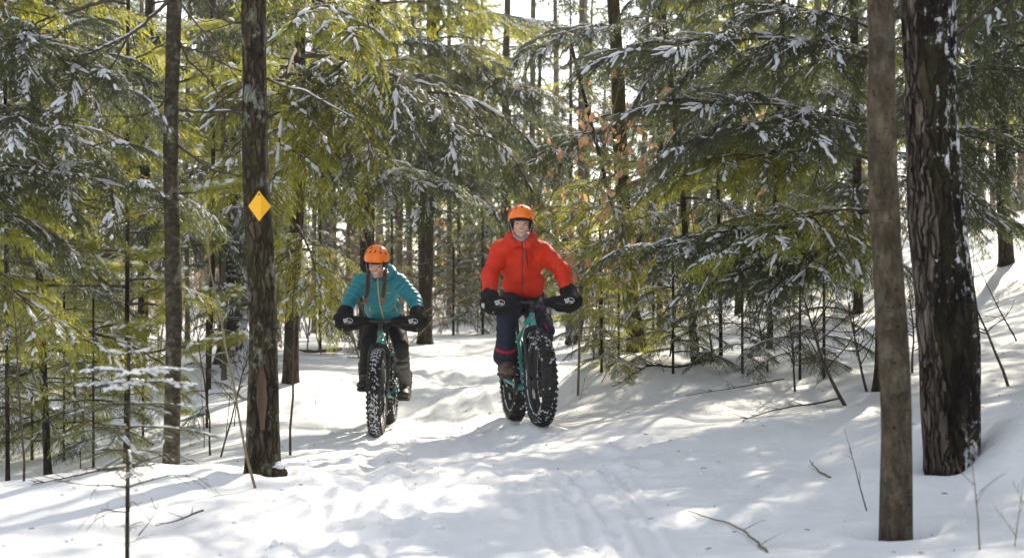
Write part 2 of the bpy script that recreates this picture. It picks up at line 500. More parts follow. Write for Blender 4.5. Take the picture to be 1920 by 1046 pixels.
GROOVES = [(-.75, .05, .009), (-.52, .045, .010), (-.31, .05, .012), (-.12, .045, .009), (.05, .05, .012), (.24, .045, .010), (.47, .05, .011), (.70, .05, .008)]
def trail_coord(x, y):
    best = np.full(np.shape(x), 1e9); lat = np.zeros(np.shape(x)); arc = np.zeros(np.shape(x)); s0 = 0.0
    for (x0, y0), (x1, y1) in zip(TRAIL[:-1], TRAIL[1:]):
        dx, dy = x1-x0, y1-y0; L = math.hypot(dx, dy)
        t = np.clip(((x-x0)*dx+(y-y0)*dy)/(L*L), 0, 1)
        d = np.hypot(x-x0-t*dx, y-y0-t*dy); m = d < best
        best = np.where(m, d, best); lat = np.where(m, ((x-x0)*dy-(y-y0)*dx)/L, lat); arc = np.where(m, s0+t*L, arc); s0 += L
    return lat, arc
def ground_detail(x, y, z):
    d = seg_dist(x, y, TRAIL)
    on = 1-smooth(0.7, 1.9, d)
    z = z + 0.045*fbm(x*0.9, y*0.9, seed=3, octv=3)*(1-0.78*on) + 0.012*fbm(x*3.5, y*3.5, seed=5, octv=3)*(1-.6*on*smooth(10, 12, y))
    z = z + on*((0.010*fbm(x*5, y*3.2, seed=9, octv=3) + 0.008*np.abs(vnoise(x*8, y*6, seed=11)))*(.25+.75*smooth(11, 8, y)) + .006*fbm(x*16, y*2.5, seed=13, octv=2) - 0.028)
    lump = np.clip(vnoise(x*6.5, y*5.5, seed=15)-0.35, 0, 1)*0.03
    z = z + on*lump*smooth(14, 7, y)
    # low wind and drip hollows along the right bank
    bank = smooth(0.9, 2.0, x)*smooth(16, 12, y)
    z = z + bank*0.035*np.sin((x*0.75-y*0.9)*3.2+2.2*vnoise(x*0.8, y*0.8, seed=21))*(0.5+0.5*vnoise(x*0.5, y*0.5, seed=23))
    for pts, hw, dep in TRACKS:
        dd = seg_dist(x+0.008*vnoise(x*2, y*2, seed=31), y, pts)
        t = np.exp(-(dd/hw)**4)
        rim = np.exp(-((dd-hw*1.7)/(hw*0.8))**2)
        z = z - dep*t*(0.85+0.15*vnoise(x*14, y*14, seed=33)) + dep*0.35*rim
    for k, (sx, sy) in enumerate(STEPS):
        an = 0.5*math.sin(k*2.3)
        ux, uy = (x-sx)*math.cos(an)+(y-sy)*math.sin(an), -(x-sx)*math.sin(an)+(y-sy)*math.cos(an)
        r2 = (ux/0.085)**2+(uy/0.17)**2
        z = z - 0.034*np.exp(-r2**1.6) + 0.013*np.exp(-((np.sqrt(r2)-1.5)/0.4)**2)
    z = z + .20*np.exp(-(((x-2.86)/.34)**2+((y-7.86)/.40)**2)**1.2)      # drift banked against the huge trunk
    lat, arc = trail_coord(x, y)
    for k, (o, w, dep) in enumerate(GROOVES):
        t = np.exp(-((lat-o-.10*np.sin(arc*(.5+.07*k)+k))/w)**4)
        z = z - dep*t*(.75+.25*np.sin(arc*2*np.pi/.085+k))*smooth(30, 18, y)
    for cx, cy, cz, hx, hy in CONTACTS:         # snow packed round the tyres where they bear
        ux, uy = (x-cx)*hy-(y-cy)*hx, (x-cx)*hx+(y-cy)*hy
        g = np.exp(-((ux/.30)**2+(uy/.42)**2)**1.3)
        z = z*(1-g) + (cz+.022+.010*vnoise(x*11, y*11, seed=71)+.012*np.exp(-((np.abs(ux)-.095)/.035)**2)-.012*np.exp(-(ux/.05)**4))*g
    for wx, wy, rad, dep in WELLS:
        r = np.hypot(x-wx, y-wy)
        z = z - dep*np.exp(-(r/rad)**2) + dep*0.35*np.exp(-((r-rad*2)/(rad*0.8))**2)
    return z

def build_ground():
    def axis(lo, hi, f0, f1, fine, grow, mx):
        a = list(np.arange(f0, f1, fine))
        s, v, up = fine, a[-1], []
        while v < hi: s = min(s*grow, mx); v += s; up.append(v)
        s, v, dn = fine, a[0], []
        while v > lo: s = min(s*grow, mx); v -= s; dn.append(v)
        return np.array(dn[::-1]+a+up)
    xs = axis(-95, 95, -3.2, 3.2, 0.022, 1.09, 5.0)
    ys = axis(-40, 140, 5.6, 13.0, 0.026, 1.05, 5.0)
    X, Y = np.meshgrid(xs, ys)
    Z = ground_detail(X, Y, gbase(X, Y))
    nx, ny = len(xs), len(ys)
    V = np.stack([X, Y, Z], -1).reshape(-1, 3)
    me = bpy.data.meshes.new('snow_ground')
    i = np.arange(nx*ny).reshape(ny, nx)
    F = np.stack([i[:-1, :-1], i[:-1, 1:], i[1:, 1:], i[1:, :-1]], -1).reshape(-1, 4)
    me.vertices.add(len(V)); me.vertices.foreach_set('co', V.ravel())
    me.loops.add(F.size); me.loops.foreach_set('vertex_index', F.ravel())
    me.polygons.add(len(F)); me.polygons.foreach_set('loop_start', np.arange(0, F.size, 4))
    me.update(calc_edges=True)
    me.polygons.foreach_set('use_smooth', np.ones(len(F), bool))
    me.materials.append(M['snow'])
    o = link('snow_ground', me, kind='structure')
    o['label'] = 'rutted snow trail and snowy forest floor'
    return o
# ------------------------------------------------------------------ foliage meshes (shared by all trees)
def perp(D):
    """unit vectors square to each row of D, roughly level"""
    up = np.array([0, 0, 1.0])
    S = np.cross(D, up); n = np.linalg.norm(S, axis=1, keepdims=True)
    return S/np.maximum(n, 1e-6)
def unit(a):
    return a/np.maximum(np.linalg.norm(a, axis=-1, keepdims=True), 1e-9)

def snow_lumps(mb, C, D, L, W, H, mat, rng):
    """stretched rounded lumps: centre C, direction D, half length L, half width W, height H (arrays)"""
    n = len(C)
    if n == 0: return
    S = perp(D); U = np.cross(S, D)
    L = L[:, None]; W = W[:, None]; H = H[:, None]
    ring = []
    for k, (cl, cw) in enumerate(((1, 0), (.55, .85), (-.35, 1.0), (-1, .1), (-.4, -1.0), (.5, -.8))):
        j = rng.uniform(.8, 1.2, (n, 1))
        ring.append(C + D*L*cl*j + S*W*cw*j - U*H*0.15)
    top1 = C + D*L*.35 + U*H; top2 = C - D*L*.4 + U*H*rng.uniform(.7, 1.2, (n, 1))
    bot = C - U*H*0.5
    V = np.stack(ring+[top1, top2, bot], 1)     # n,9,3
    F = [(0,1,6),(1,2,7,6),(2,3,7),(3,4,7),(4,5,6,7),(5,0,6),(1,0,8),(2,1,8),(3,2,8),(4,3,8),(5,4,8),(0,5,8)]
    b = mb.n
    mb.v.extend(map(tuple, V.reshape(-1, 3).tolist())); mb.n += 9*n
    for i in range(n):
        o = b+9*i
        for f in F: mb.f.append(tuple(o+q for q in f))
    mb.m.extend([mat]*(12*n))

def snow_ribbon(mb, pts, w, h, rng, mat=0):
    """one continuous ragged pad of snow lying along pts"""
    pts = np.asarray(pts, float); n = len(pts)
    if n < 2: return
    D = unit(np.gradient(pts, axis=0)); S = perp(D)
    env = np.sin(np.pi*np.clip(np.linspace(.06, .94, n), 0, 1))**.45
    W = (w*env*rng.uniform(.55, 1.35, n))[:, None]; H = (h*env*rng.uniform(.6, 1.35, n))[:, None]
    W2 = (w*env*rng.uniform(.55, 1.35, n))[:, None]
    Z = np.array([[0, 0, 1.0]]); j = rng.normal(0, w*.12, pts.shape)
    rows = [pts-S*W-Z*H*.45, pts-S*W*.62+Z*H*.75+j, pts+Z*H+j[::-1]*.6, pts+S*W2*.62+Z*H*.7-j, pts+S*W2-Z*H*.5]
    V = np.stack(rows, 1).reshape(-1, 3); b = mb.n
    mb.v.extend(map(tuple, V.tolist())); mb.n += len(V)
    for i in range(n-1):
        for k in range(5):
            k2 = (k+1) % 5
            mb.f.append((b+5*i+k, b+5*i+k2, b+5*(i+1)+k2, b+5*(i+1)+k)); mb.m.append(mat)
    mb.f.append(tuple(b+k for k in range(5))[::-1]); mb.f.append(tuple(b+5*(n-1)+k for k in range(5))); mb.m += [mat]*2

def hemlock_branch(seed, L=1.6, fine=True, snow=1.0, droop=0.42, width=0.36, sparse=1.0, step=.034, z0=.10):
    """A flat drooping spray. +X is outwards. Returns (wood and needles builder, snow builder)."""
    rng = np.random.default_rng(seed)
    mb, sb = MB(), MB()
    T = np.linspace(0, 1, 13)
    wob = rng.normal(0, .012, (13, 2)).cumsum(0)*L*.5
    ax = np.stack([L*T, wob[:, 0], L*(0.14*T-droop*T**2.1)+wob[:, 1]*.4], 1)
    mb.tube(ax, list(0.011*L*(1-T)**.8+0.0018), 5, 0)
    def at(t):
        return np.array([np.interp(t, T, ax[:, k]) for k in range(3)])
    tw0, tw1 = [], []     # twiglet origins, directions*length
    cl = rng.uniform(0, 6.28)
    spines = []
    ts = np.arange(z0, .985, step/ (1 if fine else .8))
    for i, t in enumerate(ts):
        for sgn in (-1, 1):
            if rng.random() > .92*sparse: continue
            tt = min(.99, t+rng.uniform(-.012, .012))
            o = at(tt); d0 = unit(at(min(1, tt+.02))-at(max(0, tt-.02)))
            prof = min(1, (tt/.32)**.8)*(1-tt)**.62+.10
            ln = L*width*prof*rng.uniform(.6, 1.15)
            an = R(62-26*tt+rng.uniform(-9, 9))*sgn
            d = np.array([d0[0]*math.cos(an)-d0[1]*math.sin(an), d0[0]*math.sin(an)+d0[1]*math.cos(an), d0[2]*.7+rng.uniform(-.15, .12)])
            d = unit(d)
            q = np.linspace(0, 1, 6)
            fwd = unit(np.array([d0[0], d0[1], 0]))
            tw = o+np.outer(q*ln, d)+np.outer(q**2*ln*.22, fwd)
            tw[:, 2] -= q**2*ln*rng.uniform(.25, .6)
            mb.tube(tw, list(.0035*(1-q)+.001), 3, 0, cap=False)
            spines.append((tw, ln, tt))
            nn = max(2, int(ln/(.030 if fine else .042)))
            for k in range(nn):
                u = (k+.6)/nn
                p = np.array([np.interp(u, q, tw[:, c]) for c in range(3)])
                e = unit(np.array([np.interp(min(1, u+.1), q, tw[:, c])-np.interp(max(0, u-.1), q, tw[:, c]) for c in range(3)]))
                s2 = 1 if k % 2 else -1
                a2 = R(rng.uniform(35, 60))*s2
                dd = np.array([e[0]*math.cos(a2)-e[1]*math.sin(a2), e[0]*math.sin(a2)+e[1]*math.cos(a2), e[2]+rng.uniform(-.65, -.02)])
                tw0.append(p); tw1.append(unit(dd)*rng.uniform(.055, .12)*(1-.35*u))
            tw0.append(tw[-1]); tw1.append(unit(tw[-1]-tw[-2]+np.array([0, 0, -.02]))*.07)
    for t in np.arange(.2, 1, .025):
        p = at(t); d0 = unit(at(min(1, t+.02))-at(t-.02)); a2 = R(rng.uniform(25, 60))*rng.choice((-1, 1))
        dd = np.array([d0[0]*math.cos(a2)-d0[1]*math.sin(a2), d0[0]*math.sin(a2)+d0[1]*math.cos(a2), d0[2]+rng.uniform(-.3, .1)])
        tw0.append(p); tw1.append(unit(dd)*rng.uniform(.05, .10))
    A = np.array(tw0); B = np.array(tw1); ln = np.linalg.norm(B, axis=1); D = unit(B); S = perp(D)
    roll = rng.normal(0, .45, len(A))[:, None]
    Uu = np.cross(S, D); S = S*np.cos(roll)+Uu*np.sin(roll); Uu = np.cross(S, D)
    if fine:
        K = 8
        for k in range(K):
            u = (k+.4)/K
            for sg in (-1, 1):
                p = A+B*u+rng.normal(0, .002, A.shape)
                nl = (.019*(1-.45*u))*rng.uniform(.7, 1.25, (len(A), 1))
                nd = unit(D*.75+S*sg*1.0+Uu*rng.normal(0, .25, (len(A), 1)))
                w = D*.0036
                mb.tris(p-w, p+w, p+nd*nl, 1)
        mb.tris(A+B*.85-S*.005, A+B*.85+S*.005, A+B*1.12, 1)
    else:
        w = (.010+.010*rng.random((len(A), 1)))
        mb.quads(A, A+B*.45+S*w, A+B*1.08, A+B*.45-S*w, 1)
    # snow: lumps on the spine and in drifts over the twiglets
    if snow > 0:
        t = .12
        while t < .97:
            t1 = min(.99, t+rng.uniform(.05, .22))
            if math.sin(t*11+cl)+rng.normal(0, .4) > .5-.95*snow:
                u = np.linspace(t, t1, max(4, int((t1-t)*L/.022)))
                p = np.stack([np.interp(u, T, ax[:, k]) for k in range(3)], 1); p[:, 2] += .008
                p[:, 1] += rng.normal(0, .004, len(u))
                snow_ribbon(sb, p, rng.uniform(.011, .024), rng.uniform(.010, .022), rng)
            t = t1+rng.uniform(.0, .05)
        for tw, l2, tt in spines:
            f = math.sin(tt*8+cl*1.7+(2 if tw[-1, 1] > 0 else 0))+rng.normal(0, .45)
            if f < 1.22-1.05*snow: continue
            a0 = rng.uniform(0, .3); a1 = a0+rng.uniform(.25, .6); q = np.linspace(0, 1, 6)
            u = np.linspace(a0, a1, max(4, int(l2*(a1-a0)/.016)))
            p = np.stack([np.interp(u, q, tw[:, k]) for k in range(3)], 1); p[:, 2] += .005
            snow_ribbon(sb, p+rng.normal(0, .0025, p.shape), rng.uniform(.006, .015), rng.uniform(.005, .011), rng)
            if rng.random() < .7:
                k = int(rng.integers(3, 9)); uu = rng.uniform(0, 1, k)
                C = np.stack([np.interp(uu, q, tw[:, k2]) for k2 in range(3)], 1)+rng.normal(0, .012, (k, 3))*[1, 1, .3]; C[:, 2] += .004
                snow_lumps(sb, C, unit(rng.normal(0, 1, (k, 3))*[1, 1, .2]), rng.uniform(.004, .013, k), rng.uniform(.003, .009, k), rng.uniform(.003, .008, k), 0, rng)
        mid = A[:, 0]*3+A[:, 1]*5
        sel = (np.sin(mid*2.2+cl)+rng.normal(0, .6, len(A)) > 1.6-.75*snow)
        C = A[sel]+B[sel]*.45; C[:, 2] += .004
        snow_lumps(sb, C, D[sel], ln[sel]*rng.uniform(.15, .42, sel.sum()), rng.uniform(.003, .009, sel.sum()), rng.uniform(.003, .008, sel.sum()), 0, rng)
    return mb, sb

def bough(seed, L=2.1, snow=.6, fine=True, nsec=13, droop=.32):
    """a long limb that carries many small separate sprays, each with its own twist and droop"""
    rng = np.random.default_rng(seed+4000)
    mb, sb = MB(), MB()
    T = np.linspace(0, 1, 12)
    wob = rng.normal(0, .018, (12, 2)).cumsum(0)*.6
    ax = np.stack([L*T, wob[:, 0]*L*.5, L*(.13*T-droop*T**1.9)+wob[:, 1]*.3], 1)
    mb.tube(ax, list(.0085*L*(1-T)**.8+.002), 6, 0)
    secs = [(1.0, 0, .62)]
    for k in range(nsec):
        t = .20+.76*(k+rng.uniform(-.3, .3))/nsec
        secs.append((t, (1 if k % 2 else -1), (.30+.62*math.sin(math.pi*min(1, t*.85+.08)))*rng.uniform(.65, 1.15)))
    for t, sg, l in secs:
        a_, b_ = hemlock_branch(int(rng.integers(1e6)), L=l, fine=fine, snow=snow*rng.uniform(.3, 1.5), droop=rng.uniform(.35, .75), width=rng.uniform(.34, .46), step=.050, z0=.14)
        p = Vector([np.interp(t, T, ax[:, k]) for k in range(3)])
        d = Vector([np.interp(min(1, t+.05), T, ax[:, k])-np.interp(max(0, t-.05), T, ax[:, k]) for k in range(3)]).normalized()
        az = math.atan2(d.y, d.x)+sg*R(rng.uniform(32, 62))
        m = Matrix.Translation(p) @ Matrix.Rotation(az, 4, 'Z') @ Matrix.Rotation(R(rng.uniform(-12, 22)), 4, 'Y') @ Matrix.Rotation(rng.normal(0, .30), 4, 'X')
        Mx = np.array(m)
        for src, dst in ((a_, mb), (b_, sb)):
            if not src.n: continue
            V = np.array(src.v) @ Mx[:3, :3].T + Mx[:3, 3]
            o = dst.n; dst.v.extend(map(tuple, V.tolist())); dst.n += len(V)
            dst.f.extend(tuple(q+o for q in f) for f in src.f); dst.m.extend(src.m)
    t = .1
    while t < .95:
        t1 = t+rng.uniform(.05, .16)
        if rng.random() < .25+.5*snow:
            u = np.linspace(t, min(1, t1), 7); p = np.stack([np.interp(u, T, ax[:, k]) for k in range(3)], 1); p[:, 2] += .009*L*.6
            snow_ribbon(sb, p, rng.uniform(.012, .026), rng.uniform(.010, .022), rng)
        t = t1+.03
    return mb, sb

def fir_branch(seed, L=0.9, fine=True, snow=1.0):
    """Stiffer balsam-like spray with bottle-brush twigs and thick pads of snow."""
    rng = np.random.default_rng(seed)
    mb, sb = MB(), MB()
    T = np.linspace(0, 1, 8)
    ax = np.stack([L*T, rng.normal(0, .006, 8).cumsum(), L*(.05*T-.16*T**2)], 1)
    mb.tube(ax, list(.009*L*(1-T)+.002), 5, 0)
    lines = [(ax, L)]
    for t in np.arange(.22, .97, .085):
        for sg in (-1, 1):
            i = np.array([np.interp(t, T, ax[:, k]) for k in range(3)])
            ln = L*.42*(1-t)**.8*rng.uniform(.75, 1.1)+.05
            an = R(48)*sg
            q = np.linspace(0, 1, 5)
            d = np.array([math.cos(an), math.sin(an), rng.uniform(-.25, .02)])
            tw = i+np.outer(q*ln, d); tw[:, 2] -= q**2*ln*.15
            mb.tube(tw, list(.003*(1-q)+.0012), 3, 0, cap=False)
            lines.append((tw, ln))
    for tw, ln in lines:
        n = max(6, int(ln/(.006 if fine else .014)))
        u = np.linspace(.02 if tw is not ax else .2, 1, n); q = np.linspace(0, 1, len(tw))
        p = np.stack([np.interp(u, q, tw[:, c]) for c in range(3)], 1)
        D = unit(np.gradient(p, axis=0)); S = perp(D); U = np.cross(S, D)
        for sg in (-1, 1):
            nd = unit(D*.55+S*sg+U*rng.uniform(-.3, .35, (n, 1)))
            mb.tris(p-D*.0022, p+D*.0022, p+nd*rng.uniform(.016, .024, (n, 1)), 1)
            nd = unit(D*.7+S*sg*.6+U*rng.uniform(.2, .7, (n, 1)))
            mb.tris(p-D*.002, p+D*.002, p+nd*.016, 1)
        if snow > 0 and rng.random() < .5*snow:
            k = max(2, int(ln/.045)); u = rng.uniform(.15, 1, k)
            C = np.stack([np.interp(u, q, tw[:, c]) for c in range(3)], 1); C[:, 2] += .013
            snow_lumps(sb, C, np.repeat(unit(tw[-1]-tw[0])[None], k, 0), rng.uniform(.03, .06, k), rng.uniform(.014, .03, k)*snow, rng.uniform(.012, .024, k)*snow, 0, rng)
    return mb, sb

def pine_branch(seed, L=1.3, snow=.4, tufts=16):
    rng = np.random.default_rng(seed)
    mb, sb = MB(), MB()
    T = np.linspace(0, 1, 9)
    ax = np.stack([L*T, rng.normal(0, .02, 9).cumsum()*L, L*(.02*T+.10*T**2-.08*T)+rng.normal(0, .01, 9)], 1)
    mb.tube(ax, list(.010*L*(1-T)+.002), 5, 0)
    ends = [(ax[-1], unit(ax[-1]-ax[-2]))]
    for i in range(tufts):
        t = rng.uniform(.35, .97); p = np.array([np.interp(t, T, ax[:, k]) for k in range(3)])
        an = R(rng.uniform(25, 65))*rng.choice((-1, 1)); ln = L*rng.uniform(.12, .36)*(1.2-t)
        d = unit(np.array([math.cos(an), math.sin(an), rng.uniform(-.05, .3)]))
        mb.tube([p, p+d*ln*.5, p+d*ln+np.array([0, 0, .02])], [.004, .003, .002], 3, 0, cap=False)
        ends.append((p+d*ln+np.array([0, 0, .02]), d)); 
        if ln > .12: ends.append((p+d*ln*.6, d))
    for e, d in ends:
        n = 46
        o = e-np.outer(rng.uniform(0, .07, n), d)
        nd = unit(np.array(d)[None]*rng.uniform(.1, 1.2, (n, 1))+rng.normal(0, .75, (n, 3))+np.array([0, 0, -.12]))
        l = rng.uniform(.07, .115, (n, 1)); S = unit(np.cross(nd, rng.normal(0, 1, (n, 3))))
        mid = o+nd*l*.6; tip = o+nd*l+np.array([0, 0, -.012])
        mb.quads(o-S*.0009, mid-S*.0022, tip, mid+S*.0022, 1)
        if rng.random() < snow:
            k = rng.integers(1, 4)
            C = e+rng.normal(0, .03, (k, 3)); C[:, 2] = e[2]+.02
            snow_lumps(sb, C, unit(rng.normal(0, 1, (k, 3))*[1, 1, .2]), rng.uniform(.03, .06, k), rng.uniform(.015, .035, k), rng.uniform(.012, .024, k), 0, rng)
    return mb, sb

def limb_branch(seed, L=1.0, forks=3, up=.1, droop=.25):
    """bare dead limb"""
    rng = np.random.default_rng(seed); mb = MB()
    def grow(p, d, ln, r, lev):
        n = 7; pts = [p]; dd = np.array(d)
        for i in range(n):
            dd = unit(dd+rng.normal(0, .10, 3)+np.array([0, 0, -droop*.12]))
            pts.append(pts[-1]+dd*ln/n)
        mb.tube(pts, [r*(1-.8*i/n)+.0008 for i in range(n+1)], 5 if lev == 0 else 3, 0)
        if lev < 2:
            for k in range(forks+ (2 if lev == 0 else 0)):
                j = rng.integers(2, n); a = rng.choice((-1, 1))*R(rng.uniform(25, 60))
                e = unit(pts[j+1]-pts[j]) if j < n else dd
                nd = np.array([e[0]*math.cos(a)-e[1]*math.sin(a), e[0]*math.sin(a)+e[1]*math.cos(a), e[2]+rng.uniform(-.3, .3)])
                grow(pts[j], unit(nd), ln*rng.uniform(.25, .5), r*.45, lev+1)
    grow(np.zeros(3), np.array([1, 0, up]), L, .011*L**.7, 0)
    return mb

class Kit: pass
KIT = Kit()
def pair(prefix, gen, needle, n, **kw):
    out = []
    for i in range(n):
        a, b = gen(seed=100*len(prefix)+i*7+3, **kw)
        out.append((a.mesh(prefix, [M['twig'], M[needle]]), b.mesh(prefix+'_snow', [M['cap']]) if b.n else None))
    return out
def joined(prefix, gen, needle, n, **kw):
    out = []
    for i in range(n):
        a, b = gen(seed=200*len(prefix)+i*11+5, **kw)
        o = a.n; a.v.extend(b.v); a.f.extend(tuple(q+o for q in f) for f in b.f); a.m.extend([2]*len(b.f)); a.n += b.n
        out.append((a.mesh(prefix, [M['twig'], M[needle], M['cap']]), None))
    return out
KIT.hem = pair('hemlock_spray', hemlock_branch, 'hem', 5, snow=.38)
KIT.hemsnow = pair('snowy_hemlock_spray', hemlock_branch, 'hem', 4, snow=.95)
KIT.hemlow = pair('drooping_spray', hemlock_branch, 'hem', 3, snow=.1, droop=.55, width=.32)
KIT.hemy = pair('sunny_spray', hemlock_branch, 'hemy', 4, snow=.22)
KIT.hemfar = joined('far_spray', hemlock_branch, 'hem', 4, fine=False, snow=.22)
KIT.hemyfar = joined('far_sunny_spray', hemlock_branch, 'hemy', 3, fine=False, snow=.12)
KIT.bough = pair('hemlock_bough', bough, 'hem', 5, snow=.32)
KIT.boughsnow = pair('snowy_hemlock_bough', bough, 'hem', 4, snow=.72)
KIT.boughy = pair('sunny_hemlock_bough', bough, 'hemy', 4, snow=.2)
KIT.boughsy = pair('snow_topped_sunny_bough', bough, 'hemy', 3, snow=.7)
KIT.fir = pair('fir_spray', fir_branch, 'fir', 3, snow=.5)
KIT.firtop = pair('snow_capped_fir_spray', fir_branch, 'fir', 3, snow=1.15)
KIT.pine = pair('pine_bough', pine_branch, 'pine', 4)
KIT.limb = [(limb_branch(50+i).mesh('limb', [M['twig']]), None) for i in range(5)]
KITL = dict(bough=2.1, boughsnow=2.1, boughy=2.1, boughsy=2.1, hem=1.6, hemsnow=1.6, hemlow=1.6, hemy=1.6, hemfar=1.6, hemyfar=1.6, fir=.9, firtop=.9, pine=1.3, limb=1.0)

def put_branch(tree, kind, base, direction, length, rng, roll=None, name='branch'):
    """base, direction in the tree's own space (tree is an unrotated Empty)."""
    lst = getattr(KIT, kind)
    me, sn = lst[rng.integers(len(lst))]
    o = bpy.data.objects.new(name, me)
    s = length/KITL[kind]
    d = Vector(direction).normalized()
    y = Vector((0, 0, 1)).cross(d)
    y = y.normalized() if y.length > 1e-5 else Vector((0, 1, 0))
    z = d.cross(y)
    m = Matrix((d, y, z)).transposed().to_4x4()
    rr = rng.normal(0, .16) if roll is None else roll
    o.matrix_local = Matrix.Translation(base) @ m @ Matrix.Rotation(rr, 4, 'X') @ Matrix.Scale(s, 4)
    o.parent = tree
    COL.objects.link(o)
    if sn is not None:
        q = bpy.data.objects.new('snow', sn)
        q.parent = o
        q['kind'] = 'stuff'
        COL.objects.link(q)
    return o

def trunk_mesh(pts, radii, mats, seg=14, ridge=0.0, seed=0, flare=1.5, sub=None, split=None):
    """Tapered trunk through pts (tree space). ridge = depth of bark relief relative to radius."""
    pts = np.array(pts, float)
    n = sub or max(8, int(np.linalg.norm(pts[-1]-pts[0])/(.05 if seg > 18 else .12)))
    q = np.linspace(0, 1, len(pts)); u = np.linspace(0, 1, n)**1.25
    C = np.stack([np.interp(u, q, pts[:, k]) for k in range(3)], 1)
    Rr = np.interp(u, q, np.array(radii))
    h = C[:, 2]-C[0, 2]
    if seg > 10:
        C[:, 0] += Rr*.30*vnoise(h*.9, h*0+seed*1.7, seed=seed); C[:, 1] += Rr*.3*vnoise(h*.9, h*0+seed*2.9, seed=seed+1)
        Rr = Rr*(1+.07*vnoise(h*2.3, h*0+seed, seed=seed+2))
    Rr = Rr*(1+(flare-1)*np.exp(-np.maximum(h-.05, 0)/.14))
    an = np.arange(seg)*2*math.pi/seg
    A, Z = np.meshgrid(an, h)
    wz = Z+.10*fbm(np.cos(A)*3, np.sin(A)*3, Z*2, seed=seed+3)
    rel = 1+ridge*(.55*fbm(np.cos(A)*4.2, np.sin(A)*4.2, wz*1.6+seed, seed=seed, octv=3)+1.0*(.45-np.abs(fbm(np.cos(A)*5.5, np.sin(A)*5.5, wz*.9+seed, seed=seed+5, octv=3)))*1.2)+.05*vnoise(np.cos(A)*1.2, np.sin(A)*1.2, Z*1.1, seed=seed+7)
    lob = 1+(.16*np.cos(A*4+seed)+.08*np.cos(A*7+2*seed))*np.exp(-np.maximum(Z-.03, 0)/.16)*(1 if flare > 1.2 else 0)
    X = C[:, None, 0]+np.cos(A)*Rr[:, None]*rel*lob
    Y = C[:, None, 1]+np.sin(A)*Rr[:, None]*rel*lob
    ZZ = np.repeat(C[:, 2:3], seg, 1)
    V = np.stack([X, Y, ZZ], -1).reshape(-1, 3)
    mb = MB()
    F = []
    for i in range(n-1):
        for k in range(seg):
            k2 = (k+1) % seg
            F.append((i*seg+k, i*seg+k2, (i+1)*seg+k2, (i+1)*seg+k))
    F.append(tuple(range((n-1)*seg, n*seg)))
    mb.add(V.tolist(), F)
    if split is not None:
        mb.m = [split(V[f[0]]) for f in F]
    return mb.mesh('trunk', mats)

def make_tree(name, label, base_pix, top_px, width_px, mat, height=9.0, cat='tree', seg=12, ridge=.05, flare=1.5, seed=1, bend=0.0, group=None, split=None, mats=None, topw=None, well=True, path=None, deep=.12):
    """A trunk seen at base_pix (px, py, d), leaning so that it crosses the picture's top edge at top_px."""
    px, py, d = base_pix
    b = P(px, py, d)
    b.z = gz(b.x, b.y)-.03
    t = P(top_px, 0, d)
    r0 = width_px/FPX*d/2
    rt = (topw/FPX*d/2) if topw else r0*.82
    k = height/max(.5, (t.z-b.z))
    top = b+(t-b)*k
    e = empty(name, b, label, cat, group)
    n = 5
    pts, rad = [], []
    hz = t.z-b.z
    for i in range(n+1):
        u = i/n*height
        p = (top-b)*(i/n)
        off = bend*math.sin(math.pi*min(1, u/hz))
        pts.append((p.x+off, p.y, p.z))
        rad.append(max(.008, (r0+(rt-r0)*u/hz)*(1 if u <= hz else max(.12, 1-(u-hz)/(height-hz+1e-6)*.85))))
    if path is not None:          # centre line given where the photograph shows it bend
        w = [P(q[0], q[1], d)-b for q in path]+[Vector(((top-b).x, (top-b).y, (top-b).z))]
        zz = [q.z for q in w]; hs = np.linspace(0, height, 14)
        pts = [(float(np.interp(z, zz, [q.x for q in w])), 0.0, float(z)) for z in hs]
        rad = [max(.008, float((r0+(rt-r0)*z/hz) if z <= hz else rt*max(.12, 1-(z-hz)/(height-hz+1e-6)*.85))) for z in hs]
    pts[0] = (pts[0][0], pts[0][1], -deep)
    me = trunk_mesh(pts, rad, mats or [M[mat]], seg, ridge, seed, flare, split=split)
    link('trunk', me, e)
    e_info[e.name] = (pts, rad, height)
    if well and d < 13 and r0 > .02:
        WELLS.append((b.x, b.y, r0+.075, .085))
    return e
e_info = {}
def trunk_at(e, z):
    pts, rad, h = e_info[e.name]
    zs = [p[2] for p in pts]
    return Vector((np.interp(z, zs, [p[0] for p in pts]), np.interp(z, zs, [p[1] for p in pts]), z)), float(np.interp(z, zs, rad))

def foliate(e, kinds, z0, z1, n, len0, len1, pitch0=-.05, pitch1=.25, seed=0, az=None, far_above=None, farkind='hemfar'):
    """n boughs spiralling from z0 to z1; az=(centre, spread) limits the directions (radians, 0 = +X)."""
    rng = np.random.default_rng(seed)
    a = rng.uniform(0, 6.28)
    for i in range(n):
        u = (i+rng.uniform(0, .9))/n
        z = z0+(z1-z0)*u
        a += 2.399+rng.normal(0, .3)
        aa = a if az is None else az[0]+rng.uniform(-1, 1)*az[1]
        c, r = trunk_at(e, z)
        pit = pitch0+(pitch1-pitch0)*u+rng.normal(0, .10)
        d = Vector((math.cos(aa), math.sin(aa), pit))
        ln = (len0+(len1-len0)*u)*rng.uniform(.7, 1.12)
        k = kinds[rng.integers(len(kinds))]
        if far_above is not None and z > far_above: k = farkind
        put_branch(e, k, c+d*r*.6, d, ln, rng)

def hero(e, kind, base, tip, seed=0, roll=0.0):
    """one bough of tree e from world point base to world point tip"""
    rng = np.random.default_rng(seed)
    b, t = Vector(base), Vector(tip)
    d = t-b
    dd = d+Vector((0, 0, d.length*(.26 if kind.startswith('hem') else (.17 if kind.startswith('bough') else .05))))   # the spray arches, aim above the tip
    return put_branch(e, kind, b-e.location, dd, d.length, rng, roll)
